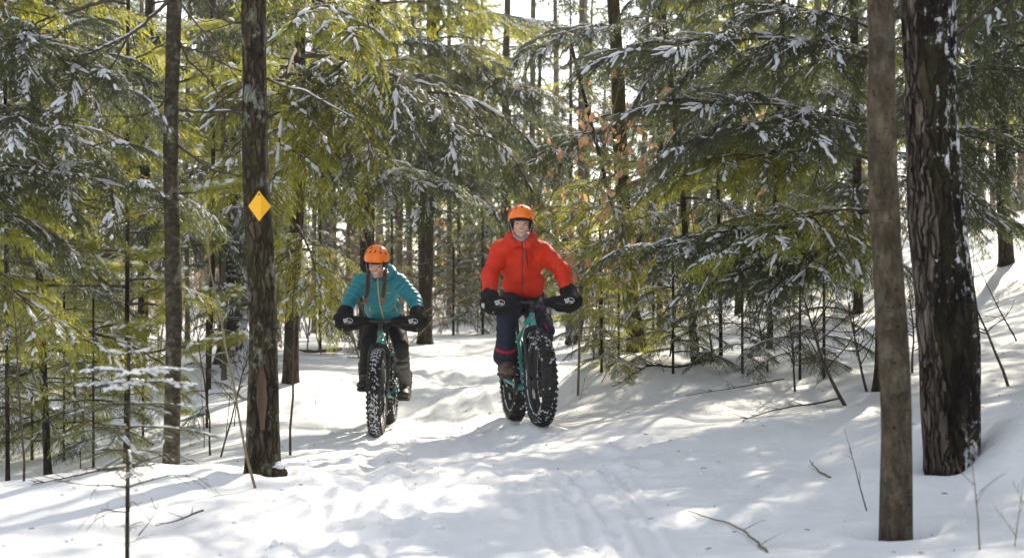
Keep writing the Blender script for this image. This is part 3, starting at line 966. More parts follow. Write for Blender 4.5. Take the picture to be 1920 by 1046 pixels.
# ------------------------------------------------------------------ the named trees of the picture
# near right slim grey hardwood
near_slim = make_tree('slim_tree', 'slim grey trunk nearest the camera at the right, before the huge dark trunk', (1687, 1002, 6.6), 1654, 57, 'bark_grey',
    height=7.5, seg=56, ridge=.06, flare=1.42, seed=3, topw=49, deep=.3, path=[(1690, 1002), (1684, 900), (1671, 700), (1661, 500), (1655, 300), (1652, 0)])
# big dark trunk
def pale_side(v):
    a = math.degrees(math.atan2(v[1], v[0]-float(np.interp(v[2], [0, .48, 1.4, 2.6], [0, -.03, -.108, -.177])))) % 360
    lim = 238+16*float(vnoise(v[2]*2.2, 3.1, seed=4))+9*float(vnoise(v[2]*9, 1.1, seed=6))
    return 1 if 150 < a < lim else 0
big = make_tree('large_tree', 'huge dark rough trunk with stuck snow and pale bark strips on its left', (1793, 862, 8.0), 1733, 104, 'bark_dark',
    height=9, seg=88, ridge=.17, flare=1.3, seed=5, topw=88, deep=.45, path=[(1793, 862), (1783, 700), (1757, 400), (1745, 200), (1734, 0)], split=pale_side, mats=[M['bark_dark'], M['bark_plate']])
# pale bark plates peel along the left edge of the big trunk: real slabs
pm = MB(); rng_ = np.random.default_rng(8)
for k in range(46):
    z = rng_.uniform(.0, 2.9); c, r = trunk_at(big, z)
    a = R(rng_.normal(208, 14)); hh = rng_.uniform(.04, .13); w = rng_.uniform(.006, .014)
    if z < .5: r *= 1.15
    if z < .2: r *= 1.1
    n = Vector((math.cos(a), math.sin(a), 0)); s = Vector((-n.y, n.x, 0))
    o = c+n*(r*1.0+.003)
    lean = (trunk_at(big, z+.2)[0]-c)/.2
    vs = []
    for (x, y) in ((-w*.7, -hh), (w*.8, -hh*.9), (w, hh*.2), (w*.5, hh), (-w*.6, hh*.8), (-w, 0)):
        vs.append(o+s*x+lean*y+n*.006); 
    vs2 = [v-n*.02+s*(0) for v in vs]
    pm.add([*(v for v in vs), *vs2], [(0, 1, 2, 3, 4, 5)]+[(i, i+6, (i+1) % 6+6, (i+1) % 6) for i in range(6)])
plates = pm.build('bark_plates', M['bark_plate'], big, smooth=False, kind='stuff')

left_slim = make_tree('ringed_tree', 'slender straight trunk with ringed grey-brown bark, left of the trunk with the yellow marker', (320, 892, 9.1), 325, 31, 'bark_slim',
    height=8.5, seg=32, ridge=.06, flare=1.25, seed=9, topw=27)
diamond = make_tree('lichened_tree', 'brown lichened trunk that carries the yellow diamond trail marker', (489, 884, 8.8), 478, 56, 'bark_lichen',
    height=9.5, seg=56, ridge=.14, flare=1.35, seed=13, topw=44)
# bare wood scar low on the marker trunk, and a snow clump on its burl
sm = MB(); n_ = 26
for i in range(n_):
    u = i/(n_-1); z = .30+.42*u; c, r = trunk_at(diamond, z); wv = .022*math.sin(math.pi*min(1, u*.9+.06))**.6*(1+.5*float(vnoise(u*9, 2.2, seed=3)))
    for sgn in (-1, -.33, .33, 1):
        a = R(-72)+sgn*wv/r
        rr = r*(1.12 if z < .45 else 1.08)+.004-(.006 if abs(sgn) < .5 else 0)
        sm.v.append((c.x+math.cos(a)*rr, c.y+math.sin(a)*rr, z)); sm.n += 1
for i in range(n_-1):
    for k in range(3):
        sm.f.append((i*4+k, i*4+k+1, i*4+k+5, i*4+k+4)); sm.m.append(0)
sm.build('bark_scar', M['wood_bare'], diamond)
rb = np.random.default_rng(4)
bm_ = MB(); c, r = trunk_at(diamond, .05)
bm_.ellipsoid((c.x+r*1.35, c.y-.05, .03), (.055, .05, .045), nu=9, nv=6)
bm_.build('burl', M['bark'], diamond)
bs = MB(); snow_lumps(bs, np.array([[c.x+r*1.4, c.y-.06, .072], [c.x+r*1.25, c.y-.03, .085], [c.x+r*1.5, c.y-.08, .065]]), np.array([[1, 0, .0], [.8, .3, 0], [.6, -.5, 0]]), np.array([.05, .04, .03]), np.array([.03, .025, .02]), np.array([.02, .018, .015]), 0, rb)
bs.build('snow', M['cap'], diamond, kind='stuff')

# dead limbs on the two left trunks
def limb(e, a, b, seed=0):
    v = Vector(b)-Vector(a)
    return put_branch(e, 'limb', Vector(a)-e.location, v, v.length, np.random.default_rng(seed), 0)
limb(left_slim, P(320, 190, 9.1), P(215, 212, 8.9), 4)
limb(left_slim, P(335, 0, 9.1), P(420, 180, 9.2), 8)
limb(diamond, P(460, 40, 8.8), P(385, -60, 8.7), 6)
limb(near_slim, P(1700, 590, 6.6), P(1660, 560, 6.5), 7)

def limb_path(e, pix, d, r0, r1, snow=False, seed=0):
    rng = np.random.default_rng(seed); pts = [P(x, y, d+(dd[0] if dd else 0)) for x, y, *dd in pix]
    b = pts[0]; arr = np.array([p-b for p in pts]); q = np.linspace(0, 1, len(pts)); u = np.linspace(0, 1, 5*len(pts))
    C = np.stack([np.interp(u, q, arr[:, k]) for k in range(3)], 1)
    for _ in range(3): C[1:-1] = (C[:-2]+2*C[1:-1]+C[2:])/4
    C[1:] += rng.normal(0, .0025, C[1:].shape)
    mb = MB(); mb.tube(C.tolist(), list(np.linspace(r0, r1, len(C))), 6)
    for k in range(len(pix)*2):
        i = int(rng.integers(4, len(C)-1)); dv = unit(C[i]-C[i-1])+rng.normal(0, .6, 3); l = rng.uniform(.06, .3)
        mb.tube([C[i], C[i]+dv*l*.5+rng.normal(0, .02, 3), C[i]+dv*l], [r1*1.1, r1*.7, .0008], 4)
    o = mb.build('branch', M['twig'], e); o.location = b-e.location
    if snow:
        sb = MB(); snow_ribbon(sb, C[4:-2]+[0, 0, r0*.8], r0*.9, r0*.7, rng); q_ = sb.build('snow', M['cap'], o)
LS = left_slim
limb_path(LS, [(318, 0), (304, 14), (266, 49), (238, 70), (206, 83), (172, 100), (130, 108)], 9.05, .013, .004, True, 1)
limb_path(LS, [(250, 60), (238, 72), (218, 112), (200, 138), (160, 172), (112, 220)], 9.0, .009, .003, False, 2)
limb_path(LS, [(318, -20), (200, 0), (137, 23), (89, 34), (40, 60)], 9.0, .014, .005, False, 3)
limb_path(LS, [(335, 88), (384, 99), (422, 122), (453, 135)], 9.1, .009, .004, False, 4)
limb_path(LS, [(338, 80), (353, 115), (387, 143), (407, 172), (436, 206)], 9.1, .010, .004, False, 5)
limb_path(LS, [(335, 206), (380, 211), (455, 208)], 9.1, .010, .007, True, 6)
limb_path(LS, [(330, 270), (370, 300), (405, 322), (444, 329)], 9.1, .011, .004, False, 7)
limb_path(LS, [(316, 180), (295, 205), (270, 215), (235, 218)], 9.05, .008, .003, False, 8)
limb_path(LS, [(316, 388), (285, 395), (262, 405)], 9.05, .006, .003, True, 9)
limb_path(diamond, [(472, 43), (430, 43), (399, 20), (387, 0)], 8.8, .009, .004, False, 10)
limb_path(diamond, [(500, 148), (540, 165, .3), (570, 170, .6), (610, 195, .8), (690, 235, 1.0)], 8.85, .010, .003, True, 11)
# hemlock hidden behind the slim grey trunk: the dark mass on the right
right_hem = make_tree('hemlock_tree', 'dark hemlock behind the slim grey trunk whose snowy boughs reach left over the bank', (1662, 745, 11.6), 1655, 40, 'bark', height=10, seed=17)
foliate(right_hem, ['bough', 'boughsnow', 'bough'], 1.9, 4.4, 9, 1.9, 1.7, -.05, .15, seed=21)
foliate(right_hem, ['bough', 'boughsnow', 'hem'], 2.0, 4.0, 3, 1.8, 1.6, -.08, .12, seed=22, az=(R(200), R(45)))
foliate(right_hem, ['hem'], 3.9, 9.8, 46, 2.6, .9, .1, .4, seed=23, far_above=4.4)  # extra dense unseen crown, added to shade the right foreground
for k, (a, b, kd) in enumerate([((1640, 120, 11.4), (1235, 92, 10.4), 'boughsnow'), ((1640, 255, 11.4), (1290, 195, 10.6), 'boughsnow'), ((1640, 300, 11.5), (1290, 320, 10.9), 'boughy'),
        ((1650, 470, 11.5), (1250, 450, 10.8), 'boughsnow'), ((1640, 400, 11.5), (1390, 470, 10.4), 'boughsy'), ((1650, 480, 11.5), (1350, 520, 10.8), 'bough'),
        ((1640, 60, 11.4), (1420, 20, 10.8), 'boughsnow'), ((1650, 450, 11.5), (1480, 520, 10.6), 'boughsnow'),
        ((1660, 330, 11.5), (1800, 380, 10.8), 'bough'), ((1660, 80, 11.5), (1880, 60, 10.9), 'bough'), ((1660, 330, 11.5), (1850, 380, 11.0), 'bough')]):
    hero(right_hem, kd, P(*a), P(*b), 300+k)
# second hemlock a little farther left and back
mid_hem = make_tree('hemlock_tree', 'slim hemlock with a bare dark stem rising from the bank right of the mossy trunk', (1303, 686, 13.6), 1240, 12, 'bark', height=8.5, seed=19, bend=.03)
foliate(mid_hem, ['hemsnow', 'hem', 'hemy'], .45, 3.4, 18, .9, 1.2, -.12, .15, seed=31)
foliate(mid_hem, ['hem'], 3.8, 8.3, 9, 1.4, .3, .1, .4, seed=32, far_above=3.3)
for k, (a, b, kd) in enumerate([((1262, 420, 13.6), (1045, 398, 13.0), 'boughsy'), ((1265, 480, 13.6), (1052, 480, 13.0), 'boughsy'), ((1255, 330, 13.6), (1140, 300, 13.1), 'boughsy'), ((1270, 540, 13.6), (1180, 600, 12.9), 'hemsnow'),
        ((1250, 150, 13.6), (1090, 130, 13.0), 'hemsnow'), ((1245, 60, 13.6), (1120, 60, 13.1), 'hemsnow'), ((1260, 395, 13.6), (1160, 440, 12.9), 'boughsy'), ((1250, 100, 13.6), (1400, 150, 13.1), 'hemsnow'), ((1268, 520, 13.6), (1062, 535, 13.1), 'boughsy')]):
    hero(mid_hem, kd, P(*a), P(*b), 340+k)
small_hem = make_tree('hemlock_tree', 'small snow-dusted hemlock leaning over the right bank between the stem saplings', (1440, 668, 14.6), 1470, 12, 'bark', height=5.5, seed=23)
foliate(small_hem, ['hemsnow', 'hem', 'hemy'], .9, 3.0, 15, 1.15, .9, -.12, .12, seed=41)
foliate(small_hem, ['hem'], 3.3, 5.4, 16, 1.5, .25, .1, .4, seed=42, far_above=3)  # upper crown thickened to shade the bank
bank_hem = make_tree('hemlock_tree', 'low hemlock sapling on the snowy bank, left of the dark bough mass', (1352, 676, 13.9), 1340, 7, 'bark', height=2.6, seed=29)
foliate(bank_hem, ['hemsnow', 'hemy'], .7, 2.5, 17, .8, .35, -.1, .2, seed=45)

# mossy trunk right of the red rider
mossy = make_tree('mossy_tree', 'mossy brown trunk standing just right of the rider in red', (1194, 664, 15), 1148, 29, 'bark_moss', height=11, seg=16, ridge=.1, seed=31, topw=24, bend=-.01)
limb(mossy, P(1160, 185, 15), P(1112, 110, 14.8), 11)
limb(mossy, P(1160, 330, 15), P(1080, 235, 14.6), 12)
foliate(mossy, ['hem'], 5.0, 10.8, 26, 2.4, .5, .0, .4, seed=47, far_above=4)  # crown above the frame filled out to dapple the foreground
stem2 = make_tree('stem_sapling', 'thin dark stem leaning against the foot of the mossy trunk', (1218, 690, 14.6), 1050, 8, 'bark', height=3.2, seed=33, flare=1.2)

# hemlock whose boughs reach across behind the girl's head
span = make_tree('hemlock_tree', 'brown-stemmed hemlock right of the marker trunk, its boughs hanging above the teal rider', (545, 704, 15.6), 560, 27, 'bark', height=11, seg=14, seed=37, bend=.03)
foliate(span, ['bough', 'boughy', 'boughsnow'], 1.9, 4.2, 7, 1.5, 1.5, -.15, .1, seed=51)
foliate(span, ['hem'], 4.6, 10.6, 5, 1.6, .4, .1, .4, seed=52, far_above=4.2)
for k, (a, b, kd) in enumerate([((560, 105, 15.5), (880, 238, 13.6), 'bough'), ((555, 250, 15.5), (745, 320, 14.2), 'boughsnow'),
        ((555, 330, 15.5), (850, 362, 14.2), 'boughsnow'), ((552, 350, 15.5), (670, 400, 14.9), 'bough'), ((556, 130, 15.5), (670, 235, 13.9), 'boughy'), ((556, 190, 15.5), (640, 320, 14.0), 'boughy'), ((560, 20, 15.5), (650, 40, 13), 'boughy'),
        ((556, 420, 15.5), (610, 560, 14.2), 'boughy'), ((556, 90, 15.5), (520, 300, 13.2), 'boughy')]):
    hero(span, kd, P(*a), P(*b), 380+k)

# left: hemlock and pine mass
left_hem = make_tree('hemlock_tree', 'dark-stemmed hemlock at the far left, foliage glowing yellow-green in the sun', (92, 880, 11.2), 62, 14, 'bark', height=9, seed=41, bend=-.02)
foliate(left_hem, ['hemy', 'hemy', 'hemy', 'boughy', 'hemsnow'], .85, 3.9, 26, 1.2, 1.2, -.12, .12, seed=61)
foliate(left_hem, ['hem'], 3.9, 8.8, 9, 1.3, .3, .1, .4, seed=62, far_above=3.8)
left_short = make_tree('sapling_tree', 'short thin conifer sapling at the left edge behind the snow mound', (14, 905, 10.4), 8, 8, 'bark', height=3.0, seed=43)
foliate(left_short, ['hemsnow', 'hemy'], .75, 2.9, 18, .75, .4, -.15, .1, seed=63)
left_pine = make_tree('pine_tree', 'white pine with bright star-like needle tufts beside the ringed trunk', (236, 850, 11.4), 240, 9, 'bark', height=7, seed=47)
foliate(left_pine, ['pine', 'pine', 'hemy'], .7, 3.9, 28, 1.1, 1.0, .0, .2, seed=64)
foliate(left_pine, ['pine'], 3.9, 7.3, 8, .9, .3, .2, .5, seed=65)
for k, (a, b) in enumerate([((236, 570, 11.4), (335, 530, 10.7)), ((236, 490, 11.4), (325, 478, 10.7)), ((236, 630, 11.4), (335, 590, 10.8)), ((236, 650, 11.4), (130, 645, 10.8)), ((238, 430, 11.4), (300, 400, 10.8)), ((236, 540, 11.4), (150, 520, 10.7)), ((236, 600, 11.4), (280, 640, 10.6))]):
    hero(left_pine, 'pine', P(*a), P(*b), 420+k)
# big boughs entering from the left: their tree stands just outside the frame
edge_hem = make_tree('hemlock_tree', 'hemlock past the left edge, its snow-laden boughs hanging into the upper left corner', (-190, 860, 9.6), -210, 40, 'bark', height=9.5, seed=53)
foliate(edge_hem, ['boughsnow', 'boughy', 'bough'], 1.9, 4.2, 9, 1.6, 1.5, -.15, .05, seed=71, az=(R(-5), R(70)))
foliate(edge_hem, ['hem'], 4.4, 9.2, 8, 1.4, .3, .1, .4, seed=72, far_above=3.8)
for k, (a, b, kd) in enumerate([((-190, 60, 9.6), (205, 155, 9.0), 'boughsnow'), ((-190, 250, 9.6), (165, 265, 8.9), 'boughsnow'), ((-190, 200, 9.6), (95, 60, 8.8), 'boughsnow'), ((-190, 330, 9.6), (275, 360, 9.3), 'boughsnow'),
        ((-190, 380, 9.6), (60, 330, 9.0), 'boughsnow'), ((-190, 450, 9.6), (20, 440, 9.0), 'boughy'), ((-190, 20, 9.6), (60, 10, 9.0), 'boughy'), ((-190, 470, 9.6), (150, 620, 9.4), 'boughy')]):
    hero(edge_hem, kd, P(*a), P(*b), 440+k)
back_left = make_tree('hemlock_tree', 'shaded hemlock between the ringed trunk and the marker trunk', (388, 742, 16.5), 392, 9, 'bark', height=9, seed=57, bend=.08)
foliate(back_left, ['boughsnow', 'bough', 'hemlow'], 1.2, 4.8, 15, 1.6, 1.4, -.15, .1, seed=73)
foliate(back_left, ['hem'], 4.8, 8.8, 7, 1.2, .3, .1, .4, seed=74, far_above=4.8)
top_left = make_tree('hemlock_tree', 'tall hemlock filling the gap above and behind the ringed trunk', (262, 730, 17.5), 280, 20, 'bark', height=11, seed=59)
foliate(top_left, ['boughsnow', 'boughy', 'boughy'], 1.6, 5.2, 17, 2.0, 1.7, -.15, .1, seed=75)
foliate(top_left, ['hem'], 5.2, 10.8, 8, 1.6, .3, .1, .4, seed=76, far_above=5)
far_left = make_tree('hemlock_tree', 'hemlock deep in the shade behind the far-left sunlit foliage', (25, 700, 19), 30, 24, 'bark', height=11, seed=61)
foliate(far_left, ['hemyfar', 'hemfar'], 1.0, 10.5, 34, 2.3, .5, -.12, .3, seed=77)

# centre and background trunks
snowy = make_tree('snow_plastered_tree', 'thick trunk plastered with wind-blown snow, half hidden left of the marker trunk', (436, 664, 18.5), 432, 52, 'bark_snowy', height=11, seg=18, ridge=.1, seed=67, topw=44)
foliate(snowy, ['hemfar'], 4.5, 10.8, 12, 2.0, .6, -.05, .3, seed=78)
behind_girl = make_tree('brown_tree', 'brown trunk directly behind the orange helmet of the rider in teal', (683, 650, 21), 703, 27, 'bark', height=12, seed=71, topw=25)
foliate(behind_girl, ['bough', 'boughy'], 2.6, 5.6, 16, 1.7, 1.9, -.1, .1, seed=79)
foliate(behind_girl, ['hemfar'], 5.6, 11.8, 10, 1.9, .4, .0, .4, seed=80)
strong = make_tree('dark_tree', 'straight dark trunk with dead limbs behind the right arm of the rider in teal', (797, 640, 23), 814, 27, 'bark', height=13, seed=73, topw=21, ridge=.08)
for k, (a, b) in enumerate([((808, 165, 23), (690, 178, 22.4)), ((812, 155, 23), (960, 165, 22.4)), ((812, 75, 23), (950, 60, 22.4)), ((806, 250, 23), (740, 240, 22.5)), ((800, 420, 23), (720, 425, 22.5)), ((800, 390, 23), (760, 440, 22.4))]):
    limb(strong, P(*a), P(*b), 500+k)
foliate(strong, ['bough', 'boughy'], 3.0, 5.8, 14, 1.9, 1.7, -.1, .1, seed=81)
for k, (a, b, kd) in enumerate([((814, 60, 23), (990, 40, 21.8), 'hemsnow'), ((812, 150, 23), (980, 190, 22), 'hem'), ((806, 230, 23), (930, 300, 22), 'hem'), ((812, 40, 23), (700, 60, 22), 'hem'), ((808, 110, 23), (720, 130, 22), 'hemy'), ((812, 100, 23), (900, 110, 21.6), 'hemy')]):
    hero(strong, kd, P(*a), P(*b), 520+k)
foliate(strong, ['hemfar'], 6.2, 12.6, 8, 1.9, .4, .0, .4, seed=82)
grey_back = make_tree('slender_tree', 'slender mossy grey trunk rising behind the helmet of the rider in red', (944, 606, 29), 950, 15, 'bark_moss', height=13, seed=79, topw=12)
foliate(grey_back, ['hemfar'], 3.6, 12, 16, 2.0, .5, -.1, .3, seed=83)
for k, (a, b, kd) in enumerate([((945, 350, 29), (1065, 338, 27.5), 'bough'), ((945, 325, 29), (850, 350, 28), 'bough'), ((950, 55, 29), (1085, 60, 27.5), 'boughsnow'), ((950, 125, 29), (862, 150, 28), 'boughy'),
        ((948, 220, 29), (1050, 235, 28), 'bough'), ((946, 420, 29), (870, 440, 28), 'bough'), ((946, 455, 29), (1040, 470, 28), 'bough')]):
    hero(grey_back, kd, P(*a), P(*b), 560+k)
for k, (a, b, kd) in enumerate([((812, 150, 23), (1010, 172, 21.6), 'bough'), ((808, 205, 23), (1000, 268, 21.8), 'bough'), ((800, 330, 23), (905, 352, 22), 'bough'), ((806, 215, 23), (720, 255, 22), 'bough')]):
    hero(strong, kd, P(*a), P(*b), 570+k)
for k, (a, b, kd) in enumerate([((1158, 245, 15), (985, 305, 14.2), 'bough'), ((1153, 50, 15), (1005, 92, 14.2), 'boughsnow'), ((1165, 330, 15), (1060, 372, 14.4), 'boughy'), ((1150, 120, 15), (1250, 150, 14.2), 'boughsnow')]):
    hero(mossy, kd, P(*a), P(*b), 580+k)
dark_right = make_tree('hemlock_tree', 'hemlock in the middle distance behind the mossy trunk', (1238, 612, 21), 1236, 12, 'bark', height=11, seed=83)
foliate(dark_right, ['bough', 'boughsnow', 'bough'], 1.2, 5.8, 15, 1.8, 1.6, -.1, .1, seed=84)
foliate(dark_right, ['hemfar'], 5.8, 10.8, 7, 1.5, .3, .0, .4, seed=85)
dr2 = make_tree('hemlock_tree', 'hemlock behind the right-hand boughs with a thin dark stem in a sunny gap', (1384, 610, 25), 1372, 13, 'bark', height=12, seed=89)
foliate(dr2, ['boughy', 'bough'], 1.2, 5.6, 15, 2.0, 1.8, -.1, .15, seed=86)
foliate(dr2, ['hemfar'], 5.6, 11.8, 8, 1.6, .3, .0, .4, seed=87)
rear_right = make_tree('distant_trunk', 'stout trunk on the snowy slope at the right edge, beyond the huge dark trunk', (1886, 500, 20), 1872, 26, 'bark', height=10, seed=91)
foliate(rear_right, ['bough', 'boughy', 'boughsnow'], 2.0, 5.4, 17, 2.0, 1.8, -.1, .15, seed=88)
foliate(rear_right, ['hem'], 5.6, 9.8, 34, 2.5, .3, .0, .4, seed=89)  # unseen crown made dense to keep sun off the bank
rr2 = make_tree('hemlock_tree', 'hemlock in shade between the huge dark trunk and the right edge', (1985, 610, 13.5), 1985, 30, 'bark', height=9.5, seed=93)
foliate(rr2, ['bough', 'boughsnow', 'bough'], 2.2, 4.6, 17, 1.9, 1.7, -.1, .15, seed=90)
foliate(rr2, ['hem'], 4.4, 9.3, 30, 2.2, .3, .0, .4, seed=91, far_above=4.6)  # high boughs added to cut sunlight on the lower right
limb_path(rr2, [(1975, 30), (1920, 42), (1868, 53), (1806, 65), (1770, 66)], 13.4, .022, .008, True, 12)
limb_path(rr2, [(1975, 130), (1900, 118), (1850, 128), (1790, 122)], 13.4, .016, .006, False, 13)
rr3 = make_tree('hemlock_tree', 'hemlock on the upper slope directly behind the slim grey trunk', (1610, 560, 19), 1600, 18, 'bark', height=11, seed=95)
foliate(rr3, ['bough', 'boughy', 'boughsnow'], .8, 3.8, 18, 2.1, 1.7, -.1, .15, seed=92)
foliate(rr3, ['hemfar'], 6.5, 10.8, 4, 1.5, .3, .0, .4, seed=93)

# young firs and bushes
def young(name, label, pix, top_w, h, kinds, n, l0, l1, seed, z0=.15, mat='bark'):
    e = make_tree(name, label, pix, pix[0], top_w, mat, height=h, seg=8, seed=seed, flare=1.2, ridge=0, topw=top_w*.6)
    foliate(e, kinds, h*z0, h*.97, n, l0, l1, -.12, .35, seed=seed+500)
    return e
front_fir = make_tree('fir_sapling', 'small fir sapling in the left foreground with snow caps on its top tiers', (238, 1040, 6.35), 247, 8, 'bark', height=.98, seg=8, seed=101, flare=1.1, ridge=.05, topw=5, well=False)
pts, rad, hh = e_info[front_fir.name]
rngf = np.random.default_rng(77)
for z, ln, n, kd, pit in ((.95, .07, 3, 'firtop', .4), (.92, .13, 4, 'firtop', .30), (.84, .24, 5, 'firtop', .14), (.79, .28, 4, 'firtop', .08), (.70, .30, 5, 'fir', .02), (.60, .36, 5, 'fir', -.05), (.50, .34, 3, 'fir', -.12)):
    a0 = rngf.uniform(0, 6.28)
    for k in range(n):
        a = a0+6.28*k/n+rngf.normal(0, .2)
        put_branch(front_fir, kd, trunk_at(front_fir, z)[0], (math.cos(a), math.sin(a), pit), ln*rngf.uniform(.8, 1.15), rngf)
for z, ln, n in ((.42, .35, 4), (.33, .36, 4), (.22, .22, 3), (.15, .16, 3), (.08, .12, 2)):
    for k in range(n):
        a = rngf.uniform(0, 6.28)
        put_branch(front_fir, 'limb', trunk_at(front_fir, z)[0], (math.cos(a), math.sin(a), rngf.uniform(-.2, .2)), ln, rngf)
YOUNG = [('fir_sapling', 'little fir half buried in snow at the bend, right of the straight dark trunk', (850, 622, 27), 5, 1.7, ['fir', 'hemsnow'], 26, .9, .2),
 ('fir_sapling', 'bluish young fir beside the bend of the trail behind the red rider\'s arm', (905, 620, 27), 5, 2.5, ['hemsnow', 'hem'], 30, 1.1, .25),
 ('hemlock_tree', 'far green hemlock screen directly behind the red rider, left of his helmet', (905, 604, 33), 9, 5.6, ['hemfar', 'hemyfar'], 60, 1.7, .3),
 ('hemlock_tree', 'far green hemlock screen right of the red helmet, behind the beech leaves', (1012, 602, 35), 9, 6.4, ['hemfar', 'hemyfar'], 60, 2.0, .3),
 ('hemlock_tree', 'far sunlit hemlock left of the mossy trunk in the background', (1070, 600, 31), 9, 7.0, ['hemyfar', 'hemfar'], 60, 1.9, .3),
 ('hemlock_tree', 'far hemlock filling the bright gap low between the trunks behind the trail', (955, 602, 42), 10, 5.5, ['hemfar'], 60, 2.2, .3),
 ('hemlock_tree', 'far hemlock behind the straight dark trunk', (788, 612, 34), 10, 8.0, ['hemfar', 'hemyfar'], 70, 2.1, .3),
 ('fir_sapling', 'tall narrow young fir behind the trail between both riders', (860, 610, 31), 6, 4.6, ['hemfar', 'hem'], 44, 1.5, .25),
 ('fir_sapling', 'young fir with drooping pale boughs between the brown stem and the teal sleeve', (600, 655, 20), 6, 2.9, ['hemy', 'hem', 'hemsnow'], 26, 1.1, .3),
 ('fir_sapling', 'sunlit yellow-green young hemlock right of the walker on the trail', (1125, 655, 18), 5, 2.1, ['hemy', 'hemsnow'], 24, .95, .3),
 ('fir_sapling', 'feathery hemlock seedling at the foot of the mossy trunk', (1160, 690, 14), 4, .8, ['hemy', 'hem'], 16, .5, .2),
 ('fir_sapling', 'low snow-covered fir behind the snow mound at the left edge', (60, 850, 12.5), 6, 1.1, ['hemsnow', 'hemy'], 18, .8, .3),
 ('fir_sapling', 'young hemlock right behind the snow-capped foreground sapling', (175, 850, 10.5), 5, 1.35, ['hemsnow', 'hemy', 'hem'], 20, .6, .2),
 ('fir_sapling', 'slim young hemlock just right of the ringed trunk', (388, 800, 12.8), 5, 1.0, ['hemsnow', 'hem'], 12, .5, .2),
 ('fir_sapling', 'young hemlock behind the marker trunk\'s foot, dark and sparse', (415, 700, 18), 6, 2.2, ['hem', 'hemsnow'], 22, .9, .25),
 ('fir_sapling', 'bushy young hemlock on the bank just left of the slim grey trunk', (1545, 700, 12.6), 6, 1.5, ['hem', 'hemsnow'], 13, .6, .25),
 ('fir_sapling', 'low snow-dusted hemlock at the trail edge, nearest the red rider on his right', (1128, 700, 13.6), 5, 1.0, ['hemy', 'hemsnow', 'boughsy'], 18, .6, .2),
 ('fir_sapling', 'low bright hemlock just right of the mossy trunk\'s foot', (1262, 682, 13.2), 5, 1.25, ['hemy', 'hemsnow'], 20, .75, .2),
 ('fir_sapling', 'low snowy hemlock on the bank under the dark bough mass', (1392, 690, 13.0), 5, 1.2, ['hemsnow', 'hem'], 18, .8, .25),
 ('fir_sapling', 'small snowy hemlock on the bank left of the arching bare shrub', (1500, 705, 12.6), 5, 1.0, ['hemsnow', 'hem'], 15, .7, .25),
 ('fir_sapling', 'snowy young hemlock on the bank between the mossy trunk and the dark bough mass', (1225, 640, 17), 5, 1.6, ['hemsnow', 'hemy'], 22, .9, .25),
 ('fir_sapling', 'bright young hemlock beneath the far-left dark stem, above the snow mound', (120, 850, 12.2), 5, 1.9, ['hemy', 'hemy', 'hemsnow'], 30, .9, .3),
 ('fir_sapling', 'bright young white pine left of the ringed trunk, near the ground', (268, 800, 12.6), 5, 1.7, ['pine', 'hemy'], 26, .75, .3),
 ('fir_sapling', 'yellow-green young hemlock at the far-left edge', (-10, 860, 12.8), 6, 2.6, ['hemy', 'hem'], 34, 1.1, .3),
 ('fir_sapling', 'sunlit young hemlock deep between the far-left stems', (140, 770, 15), 6, 2.6, ['hemy', 'pine'], 28, 1.0, .3),
 ('fir_sapling', 'dim young hemlock at the wood\'s edge behind the teal rider\'s elbow', (735, 640, 25), 5, 2.3, ['hem', 'hemy'], 24, 1.0, .25),
 ('fir_sapling', 'young fir on the slope seen through the boughs above the bank', (1460, 590, 22), 6, 2.4, ['hemsnow', 'hem'], 26, 1.2, .3)]
for k, (nm, lb, px, w, h, kd, n, l0, l1) in enumerate(YOUNG):
    young(nm, lb, px, w, h, kd, n, l0, l1, 600+k)

